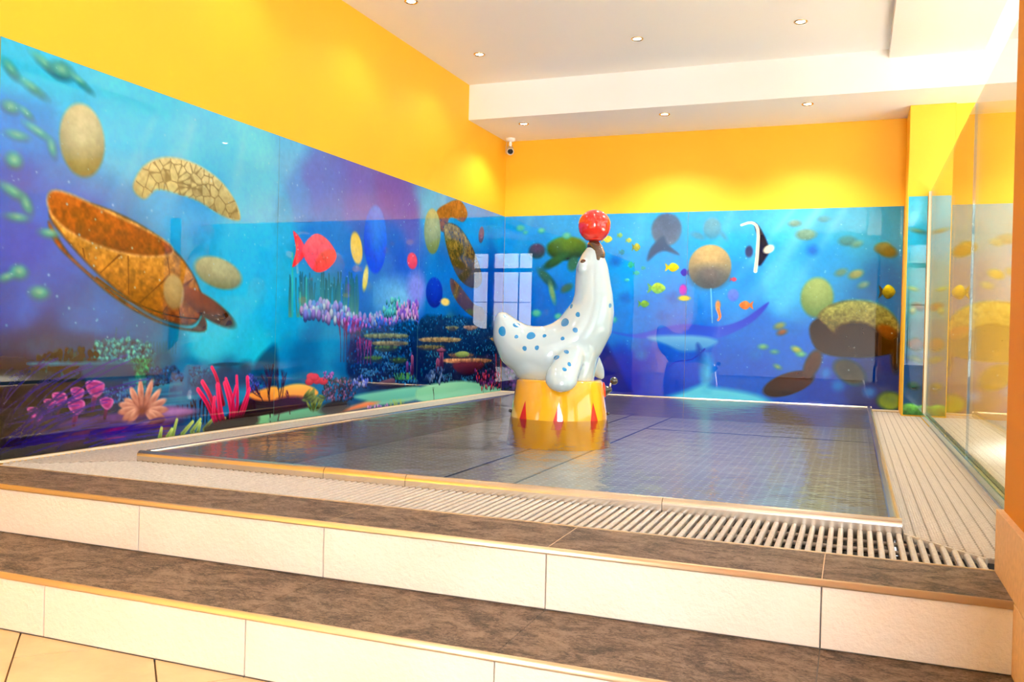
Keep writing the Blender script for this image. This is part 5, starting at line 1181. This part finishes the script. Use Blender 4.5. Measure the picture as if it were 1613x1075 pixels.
for q in (((3.68, 1.46), .05, .014, (120, 150, 120)), ((3.66, 1.0), .03, .012, (165, 190, 90)), ((3.7, .86), .05, .028, (110, 95, 55)), ((3.66, .83), .022, .026, (150, 170, 110)), ((3.69, .56), .06, .05, (110, 75, 40)), ((3.7, .44), .05, .02, (90, 105, 50)), ((3.68, .23), .04, .03, (30, 90, 70))):
    CB.ell(q[0][0], q[0][1], q[1], q[2], -15, q[3], tuple(v*.6 for v in q[3]), 2)
CB.poly([(3.60, 0), (3.60, .07), (3.66, .09), (3.72, .075), (3.76, .08), (3.76, 0)], (120, 185, 95), (60, 110, 60), 1, None, .6)
PRINT_GAIN = .80
def panel(name, label, cv, a, b, place, zt, t=.008):
    # one printed pane: glass body with a green edge, print sheet over its whole face; place(u, depth) -> xy
    i0 = int(round((a-cv.u[0])/cv.du)); i1 = int(round((b-cv.u[0])/cv.du)); us = cv.u[i0:i1+1].copy(); us[0], us[-1] = a+.0012, b-.0012
    C = cv.c[:, i0:i1+1]; g_ = C.mean(-1, keepdims=True); C = g_+(C-g_)*1.14; C = np.clip((C-.5)*1.12+.47, 0, 1); lin_ = np.where(C <= .04045, C/12.92, ((C+.055)/1.055)**2.4)*PRINT_GAIN
    nu, nz = len(us), cv.nz; x0, y0 = place((a+b)/2, t); root = tag(empty(name, (x0, y0, 0)), label, 'wall panel', 'printed glass wall panels')
    co = np.zeros((nz, nu, 3)); px = np.array([place(u, t) for u in us]); zz = .012+(cv.z/cv.z1)*(zt-.013)
    co[..., 0] = px[None, :, 0]-x0; co[..., 1] = px[None, :, 1]-y0; co[..., 2] = zz[:, None]
    idx = np.arange(nu*nz).reshape(nz, nu); q = np.stack([idx[:-1, :-1], idx[:-1, 1:], idx[1:, 1:], idx[1:, :-1]], -1).reshape(-1, 4)
    p0 = Vector(place(us[0], t)); p1 = Vector(place(us[-1], t)); dn = Vector(place(us[0], t+.1))-p0
    tx = (p1-p0); 
    if tx.x*0 + (tx.y*0) + (tx.x*(-dn.y)+tx.y*dn.x)*-1 < 0: q = q[:, ::-1]
    me = bpy.data.meshes.new('print_sheet'); me.vertices.add(nu*nz); me.vertices.foreach_set('co', co.ravel())
    me.loops.add(q.size); me.loops.foreach_set('vertex_index', q.ravel().astype(np.int32)); me.polygons.add(len(q)); me.polygons.foreach_set('loop_start', np.arange(0, q.size, 4, dtype=np.int32))
    me.update(calc_edges=True); at = me.color_attributes.new('print', 'FLOAT_COLOR', 'POINT')
    rgba = np.ones((nz, nu, 4), np.float32); rgba[..., :3] = lin_; at.data.foreach_set('color', rgba.ravel()); me.materials.append(M['print'])
    link('print_sheet', me, root)
    bm = bmesh.new(); c = [place(a+.001, .0005), place(b-.001, .0005), place(b-.001, t-.0004), place(a+.001, t-.0004)]
    vs = [bm.verts.new((p[0]-x0, p[1]-y0, z)) for z in (.012, zt) for p in c]
    for f in ((0, 1, 2, 3), (7, 6, 5, 4), (0, 4, 5, 1), (1, 5, 6, 2), (2, 6, 7, 3), (3, 7, 4, 0)): bm.faces.new([vs[i] for i in f])
    obj('glass_body', bm, M['glass_edge'], root)
    return root
pl = lambda u, d: (d, u)
pb = lambda u, d: (u, YB-d)
pc = lambda u, d: (u, 7.66-d)
panel('mural_panel', 'printed glass panel nearest the steps, big tan and brown shapes over purple coral', LB, 2.578, 4.429, pl, HT)
panel('mural_panel', 'middle printed panel of the left wall, violet water with the wall reflection painted in, red fish over lilac coral', LB, 4.429, 6.277, pl, HT)
panel('mural_panel', 'last printed panel of the left wall before the corner, brown shapes above plate corals', LB, 6.277, 8.084, pl, HT)
panel('mural_panel', 'blue printed glass panel on the end wall, directly behind the seal', BB, .0085, 1.80, pb, HT)
panel('mural_panel', 'blue printed glass panel on the end wall, dark brown shapes beside the pillar', BB, 1.80, 3.594, pb, HT)
panel('mural_panel', 'narrow printed glass strip on the front of the yellow pillar by the glass screen', CB, 3.606, 3.745, pc, 1.735)
# ================================================================== SEAL WATER SLIDE FIGURE
M['seal'] = basic('glossy_white_fibreglass', lin(.46, .60, .68), .12, coat=1)
M['spot'] = basic('blue_gloss_spot', lin(.012, .22, .55), .15, coat=1)
M['ped'] = basic('glossy_yellow_fibreglass', lin(.90, .44, .012), .15, coat=1)
M['red'] = basic('glossy_red', lin(.68, .016, .007), .10, coat=1)
M['nose'] = basic('dark_brown_gloss', lin(.055, .020, .006), .12, coat=1)
M['black'] = basic('black_gloss', lin(.012, .012, .012), .15, coat=1)
M['chrome'] = basic('chrome', lin(.8, .78, .74), .12, 1)
seal = tag(empty('seal_figure', (1.425, 5.58, 0), .307), 'blue-spotted white seal with a red ball on its nose, on a yellow pedestal', 'seal figure')
MP = .004185
def sx(px): return (px-881)*MP
def sz(py): return .0436+(655-py)*MP
def ball_chain(bm, pts, step=.02):
    # pts: (x, depth, z, rx, ry): spheres swept along the chain
    for a, b in zip(pts, pts[1:]):
        a, b = np.array(a, float), np.array(b, float); n = max(1, int(np.linalg.norm(a[:3]-b[:3])/step))
        for k in range(n+1):
            q = a+(b-a)*k/n; r = bmesh.ops.create_icosphere(bm, subdivisions=3, radius=1)
            bmesh.ops.transform(bm, matrix=Matrix.Translation(q[:3]) @ Matrix.Diagonal((q[3], q[4], q[3], 1)), verts=r['verts'])
def C(px, py, d, r, ry=None): r *= MP; return (sx(px), d, sz(py), r, (ry*MP if ry else r))
bm = bmesh.new()
ball_chain(bm, [C(788, 506, 0, 13, 22), C(792, 515, 0, 18.5, 26), C(801, 532, 0, 28, 32), C(818, 549, 0, 37, 38), C(836, 556, 0, 41.5, 42), C(862, 560, 0, 46, 46), C(888, 550, 0, 46, 45), C(908, 533, 0, 44, 43), C(921, 512, 0, 41.5, 40), C(929, 492, 0, 35.5, 36), C(931, 468, 0, 31, 32), C(929, 445, 0, 28.2, 29), C(927.5, 425, 0, 26, 27), C(928, 410, 0, 20, 22), C(930, 398, 0, 14.5, 16), C(930, 389, 0, 10, 11)])
ball_chain(bm, [C(916, 540, 0, 30, 40), C(912, 570, 0, 27, 44), C(908, 592, 0, 28, 46)])          # chest down to the pedestal
ball_chain(bm, [C(840, 572, 0, 36, 40), C(880, 580, 0, 36, 44)])
ball_chain(bm, [C(912, 416, -.085, 7), C(913, 424, -.07, 9)])                                    # brow
def slab(bm, pts, thick):                                                                      # flipper: flattened rounded slab along a chain
    for a, b in zip(pts, pts[1:]):
        a, b = np.array(a, float), np.array(b, float); n = 10
        for k in range(n+1):
            q = a+(b-a)*k/n; r = bmesh.ops.create_icosphere(bm, subdivisions=3, radius=1)
            bmesh.ops.transform(bm, matrix=Matrix.Translation(q[:3]) @ Matrix.Rotation(thick, 4, 'X') @ Matrix.Diagonal((q[3], q[3], q[4], 1)), verts=r['verts'])
slab(bm, [C(900, 556, -.14, 20, 16), C(893, 572, -.22, 23, 16), C(885, 588, -.30, 25, 17), C(884, 594, -.315, 25, 17)], .55)
slab(bm, [C(925, 566, .10, 20, 12), C(938, 582, .13, 14, 10), C(948, 592, .14, 5.5, 7)], -.4)
me = mesh_of('body_src', bm, M['seal']); src = link('body_src', me)
md = src.modifiers.new('r', 'REMESH'); md.mode = 'VOXEL'; md.voxel_size = .0085; md.use_smooth_shade = True
md = src.modifiers.new('s', 'SMOOTH'); md.factor = .5; md.iterations = 14
dg = bpy.context.evaluated_depsgraph_get(); body_me = bpy.data.meshes.new_from_object(src.evaluated_get(dg)); body_me.name = 'body'
bpy.data.objects.remove(src)
for p in body_me.polygons: p.use_smooth = True
body = link('body', body_me, seal)
bmb = bmesh.new(); bmb.from_mesh(body_me); bvh = BVHTree.FromBMesh(bmb)
def patch(name, cx, cz, rx, rz, rot, mat, side=-1, off=.0012, parent=None, fn=None, n=20):
    bm = bmesh.new(); c = None; rings = []
    def pt(x, z):
        h = bvh.ray_cast(Vector((x, 2*side, z)), Vector((0, -side, 0)))
        return None if h[0] is None else h[0]+h[1]*off
    c = pt(cx, cz)
    if c is None: return None
    cv_ = bm.verts.new(c); prev = None; th = math.radians(rot)
    for q in (.35, .7, 1.0):
        ring = []
        for k in range(n):
            a = 2*PI*k/n; e = q*(1+(fn(a) if fn else .06*math.sin(2*a+cx*40)+.04*math.sin(3*a+cz*50)))
            x, z = rx*e*math.cos(a), rz*e*math.sin(a); p = pt(cx+x*math.cos(th)-z*math.sin(th), cz+x*math.sin(th)+z*math.cos(th))
            if p is None or (p-c).length > 4*max(rx, rz): bm.free(); return None
            ring.append(bm.verts.new(p))
        if prev is None:
            for k in range(n): bm.faces.new((cv_, ring[k], ring[(k+1) % n]))
        else:
            for k in range(n): bm.faces.new((prev[k], ring[k], ring[(k+1) % n], prev[(k+1) % n]))
        prev = ring
    return obj(name, bm, mat, parent or body, smooth=True)
for px, py, rx, ry, rot in ((777, 504, 2.2, 4, -15), (793, 500.5, 3, 2, 0), (811.5, 514.5, 5.5, 3.6, -10), (790, 524.5, 6, 7.6, 0), (812.5, 532.5, 3, 3, 0), (835, 530.5, 7.4, 5.2, 15), (856, 530, 3, 2.7, 30), (826, 550, 3.5, 3.7, 0), (845, 548.5, 3.3, 3.7, 0), (884, 533.5, 3, 3, 0), (887, 508.5, 5.4, 7.2, -25), (906.5, 496, 3.6, 3.8, 0), (903, 520, 4, 3.9, 0), (956, 480.5, 2.3, 3.6, 0), (890.5, 553.5, 3.7, 2.9, -15), (875.5, 562.5, 5, 2.8, 25), (869, 573.5, 3.8, 1.8, 10), (888, 579, 3.4, 2.6, -30), (895, 571.5, 3.2, 2.6, -50), (896.5, 483, 1.8, 4, -20)):
    patch('spot', sx(px), sz(py), rx*MP, ry*MP, rot, M['spot'])
rr = random.Random(3)
for px, py in ((800, 525), (822, 545), (845, 560), (865, 535), (890, 515), (905, 540), (930, 490), (940, 520), (925, 455)):
    patch('spot', sx(px), sz(py), rr.uniform(3, 6)*MP, rr.uniform(3, 6)*MP, 0, M['spot'], side=1)
eye = patch('eye', sx(912.5), sz(413), 4.2*MP, 2.4*MP, 18, M['nose'], off=.002)
# nose cap with a rounded lobe hanging down the snout
def nosefn(a): return .0
bm = bmesh.new()
ball_chain(bm, [C(929.5, 387.5, -.004, 11.2, 12), C(934, 394, -.014, 11, 13.5), C(938.5, 401, -.020, 9.4, 14.5)], .006)
ball_chain(bm, [C(934.5, 399, -.038, 7.2, 9.5), C(935, 409, -.060, 4.6, 8)], .006)
me = mesh_of('n_src', bm, M['nose']); src = link('n_src', me); md = src.modifiers.new('r', 'REMESH'); md.mode = 'VOXEL'; md.voxel_size = .004
md = src.modifiers.new('s', 'SMOOTH'); md.iterations = 6
dg = bpy.context.evaluated_depsgraph_get(); nm = bpy.data.meshes.new_from_object(src.evaluated_get(dg)); nm.name = 'nose'; bpy.data.objects.remove(src)
for p in nm.polygons: p.use_smooth = True
link('nose', nm, body)
# red ball with its seam ring
bm = bmesh.new(); R = 25.6*MP
prof = [(.0005, -R*1.0)]
for k in range(1, 32):
    a = -PI/2+PI*k/32; r_ = R*math.cos(a); z_ = R*math.sin(a)
    prof.append((r_, z_))
prof.append((.0005, R)); add_lathe(bm, prof, 48)
bl = obj('ball', bm, M['red'], seal, (sx(929.5), 0, sz(354.8)), smooth=True); tag(bl, 'glossy red ball on the nose')
bm = bmesh.new(); add_lathe(bm, [(R*.50, -R*.885), (R*.535, -R*.875), (R*.56, -R*.845), (R*.53, -R*.83)], 40)
obj('ball_socket', bm, M['red'], bl, smooth=True)
# pedestal
bm = bmesh.new(); zt_ = sz(597.5)
prof = [(.345, -.148), (.319, .0435), (.2855, zt_-.014), (.279, zt_-.004), (.268, zt_), (.0005, zt_)]
add_lathe(bm, prof, 72)
ped = obj('pedestal', bm, M['ped'], seal, smooth=True)
def ped_r(z): return .319+(z-.0435)*(.2855-.319)/(zt_-.014-.0435)
for k in range(8):
    a0 = -PI/2+k*PI/4+.0; bm = bmesh.new(); rows = []
    zb_, zt2, hw = -.02, .150, .047
    for j in range(7):
        t = j/6; z = zb_+(zt2-zb_)*t; w_ = hw*(1-t)+.0004; r_ = ped_r(z)+.0015
        rows.append([bm.verts.new((r_*math.cos(a0+q*w_/r_), r_*math.sin(a0+q*w_/r_), z)) for q in (-1, -.33, .33, 1)])
    for A, B in zip(rows, rows[1:]):
        for i in range(3): bm.faces.new((A[i], A[i+1], B[i+1], B[i]))
    obj('red_triangle', bm, M['red'], ped, smooth=True)
for k in (-PI*.01, PI*1.01, PI*.5):
    bm = bmesh.new(); add_lathe(bm, [(.0005, 0), (.008, 0), (.011, .004), (.011, .014), (.0005, .017)], 12, Matrix.Translation((ped_r(.065)*math.cos(k), ped_r(.065)*math.sin(k), .065)) @ Matrix.Rotation(k, 4, 'Z') @ Matrix.Rotation(PI/2, 4, 'Y'))
    obj('bolt', bm, M['black'], ped, smooth=True)
# water valve lever on the right flank
vx, vz = sx(949), sz(613)
bm = bmesh.new(); add_lathe(bm, [(.0005, 0), (.052, 0), (.052, .008), (.046, .012), (.0005, .012)], 28, Matrix.Translation((ped_r(vz)*.985, 0, vz)) @ Matrix.Rotation(PI/2-.12, 4, 'Y'))
vp = obj('valve_plate', bm, M['red'], seal, smooth=True)
bm = bmesh.new(); mx = Matrix.Translation((ped_r(vz)+.006, -.01, vz-.002)) @ Matrix.Rotation(PI/2-.2, 4, 'Y')
add_lathe(bm, [(.036, 0), (.036, .008), (.026, .012), (.030, .017), (.021, .022), (.024, .028), (.015, .034), (.012, .045), (.0005, .047)], 20, mx)
obj('valve_bellows', bm, M['black'], vp, smooth=True)
bm = bmesh.new(); add_tube(bm, [(ped_r(vz)+.035, -.01, vz+.008), (sx(961), -.02, sz(601.5))], .0065, 10); obj('valve_rod', bm, M['chrome'], vp, smooth=True)
bm = bmesh.new(); bmesh.ops.create_uvsphere(bm, u_segments=24, v_segments=14, radius=6.2*MP)
obj('valve_knob', bm, M['black'], vp, (sx(966), -.02, sz(598)), smooth=True)

# ================================================================== CEILING DOWNLIGHTS
M['ring'] = basic('gold_light_ring', lin(.72, .55, .32), .25, 1)
def downlight(x, y, z, label, grp, k=1):
    t = tag(empty('ceiling_spotlight', (x, y, z)), label, 'spotlight', grp)
    bm = bmesh.new(); add_lathe(bm, [(.046, 0), (.046, -.004), (.040, -.008), (.034, -.006), (.028, -.001), (.028, .0)], 28); obj('ring', bm, M['ring'], t, smooth=True)
    bm = bmesh.new(); add_lathe(bm, [(.0005, -.0045), (.018, -.0045), (.028, -.0025), (.028, -.001)], 20); obj('lamp', bm, M['lamp'], t, smooth=True)
    l = bpy.data.lights.new('spot', 'SPOT'); l.energy = LAMP_W*k; l.color = (1, .88, .72); l.spot_size = 2.3; l.spot_blend = .6; l.shadow_soft_size = .025
    o = bpy.data.objects.new('spot', l); col.objects.link(o); o.parent = t; o.location = (0, 0, -.03)
G = 'recessed ceiling spotlights'
for x, y, lab in ((.435, 5.24, 'gold-rimmed spotlight in the main ceiling, nearest the top edge above the left wall'), (.43, 6.40, 'gold-rimmed spotlight in the main ceiling, near the left end of the white beam'), (1.69, 6.40, 'gold-rimmed spotlight in the main ceiling, above the seal, middle of the row before the beam'), (2.835, 6.38, 'gold-rimmed spotlight in the main ceiling, rightmost of the row before the beam, near the duct')):
    downlight(x, y, HC, lab, G, .45 if x < 1 else (5.0 if y > 6 else 1))
for x, y, lab in ((.427, 7.43, 'small spotlight under the lowered soffit, leftmost, near the security camera'), (1.695, 7.42, 'small spotlight under the lowered soffit, middle of its row of three'), (2.84, 7.40, 'small spotlight under the lowered soffit, rightmost, left of the pillar')):
    downlight(x, y, HS, lab, G, 1.4 if x < 1 else 3.4)
# more lamps of the same ceiling, outside the frame
for x, y, z in ((1.69, 5.24, HC), (2.835, 5.24, HC), (.435, 4.0, HC), (1.69, 4.0, HC), (2.835, 4.0, HC), (1.69, 2.7, HC), (2.835, 2.7, HC), (.435, 2.7, HC), (5.6, 5.2, HC), (1.0, .8, HC), (2.4, .8, HC)):
    t = tag(empty('ceiling_spotlight', (x, y, z)), 'gold-rimmed ceiling spotlight beyond the top edge of the view', 'spotlight', 'spotlights out of view')
    for c in [q for q in bpy.data.objects['ceiling_spotlight'].children]:
        d = c.copy(); col.objects.link(d); d.parent = t

downlight(4.35, 4.4, HC, 'stronger ceiling spotlight over the corridor beyond the glass screen', 'spotlights out of view', 1.6)

# ================================================================== SECURITY CAMERA
M['cam_white'] = basic('cream_camera_housing', lin(.72, .62, .48), .35)
cc = tag(empty('security_camera', (.095, 7.96, HS)), 'small cream bullet security camera hanging from the soffit in the corner', 'security camera')
bm = bmesh.new(); add_lathe(bm, [(.0005, -.03), (.034, -.03), (.046, -.022), (.048, -.006), (.048, 0), (.0005, 0)], 28); obj('mount', bm, M['white'], cc, smooth=True)
bm = bmesh.new(); add_lathe(bm, [(.013, -.03), (.013, -.045), (.016, -.05), (.016, -.062), (.012, -.068), (.012, -.082)], 16); obj('stem', bm, M['white'], cc, smooth=True)
dirv = Vector((.32, -.80, -.42)).normalized(); rotm = dirv.to_track_quat('Z', 'Y').to_matrix().to_4x4()
base = Matrix.Translation((-.012, .03, -.088)) @ rotm
bm = bmesh.new(); add_lathe(bm, [(.0005, -.01), (.022, -.008), (.028, .0), (.028, .05), (.033, .055), (.033, .118), (.035, .12), (.035, .128), (.027, .128), (.027, .118)], 24, base); hs_ = obj('housing', bm, M['cam_white'], cc, smooth=True)
bm = bmesh.new(); add_lathe(bm, [(.0005, .122), (.016, .121), (.0275, .118)], 24, base); obj('lens', bm, M['black'], hs_, smooth=True)
bm = bmesh.new(); add_tube(bm, [(-.085, .12, -.005), (-.088, .11, -.06), (-.085, .1, -.12), (-.05, .09, -.125), (-.01, .05, -.10)], .004, 8); obj('cable', bm, M['cam_white'], cc, smooth=True)
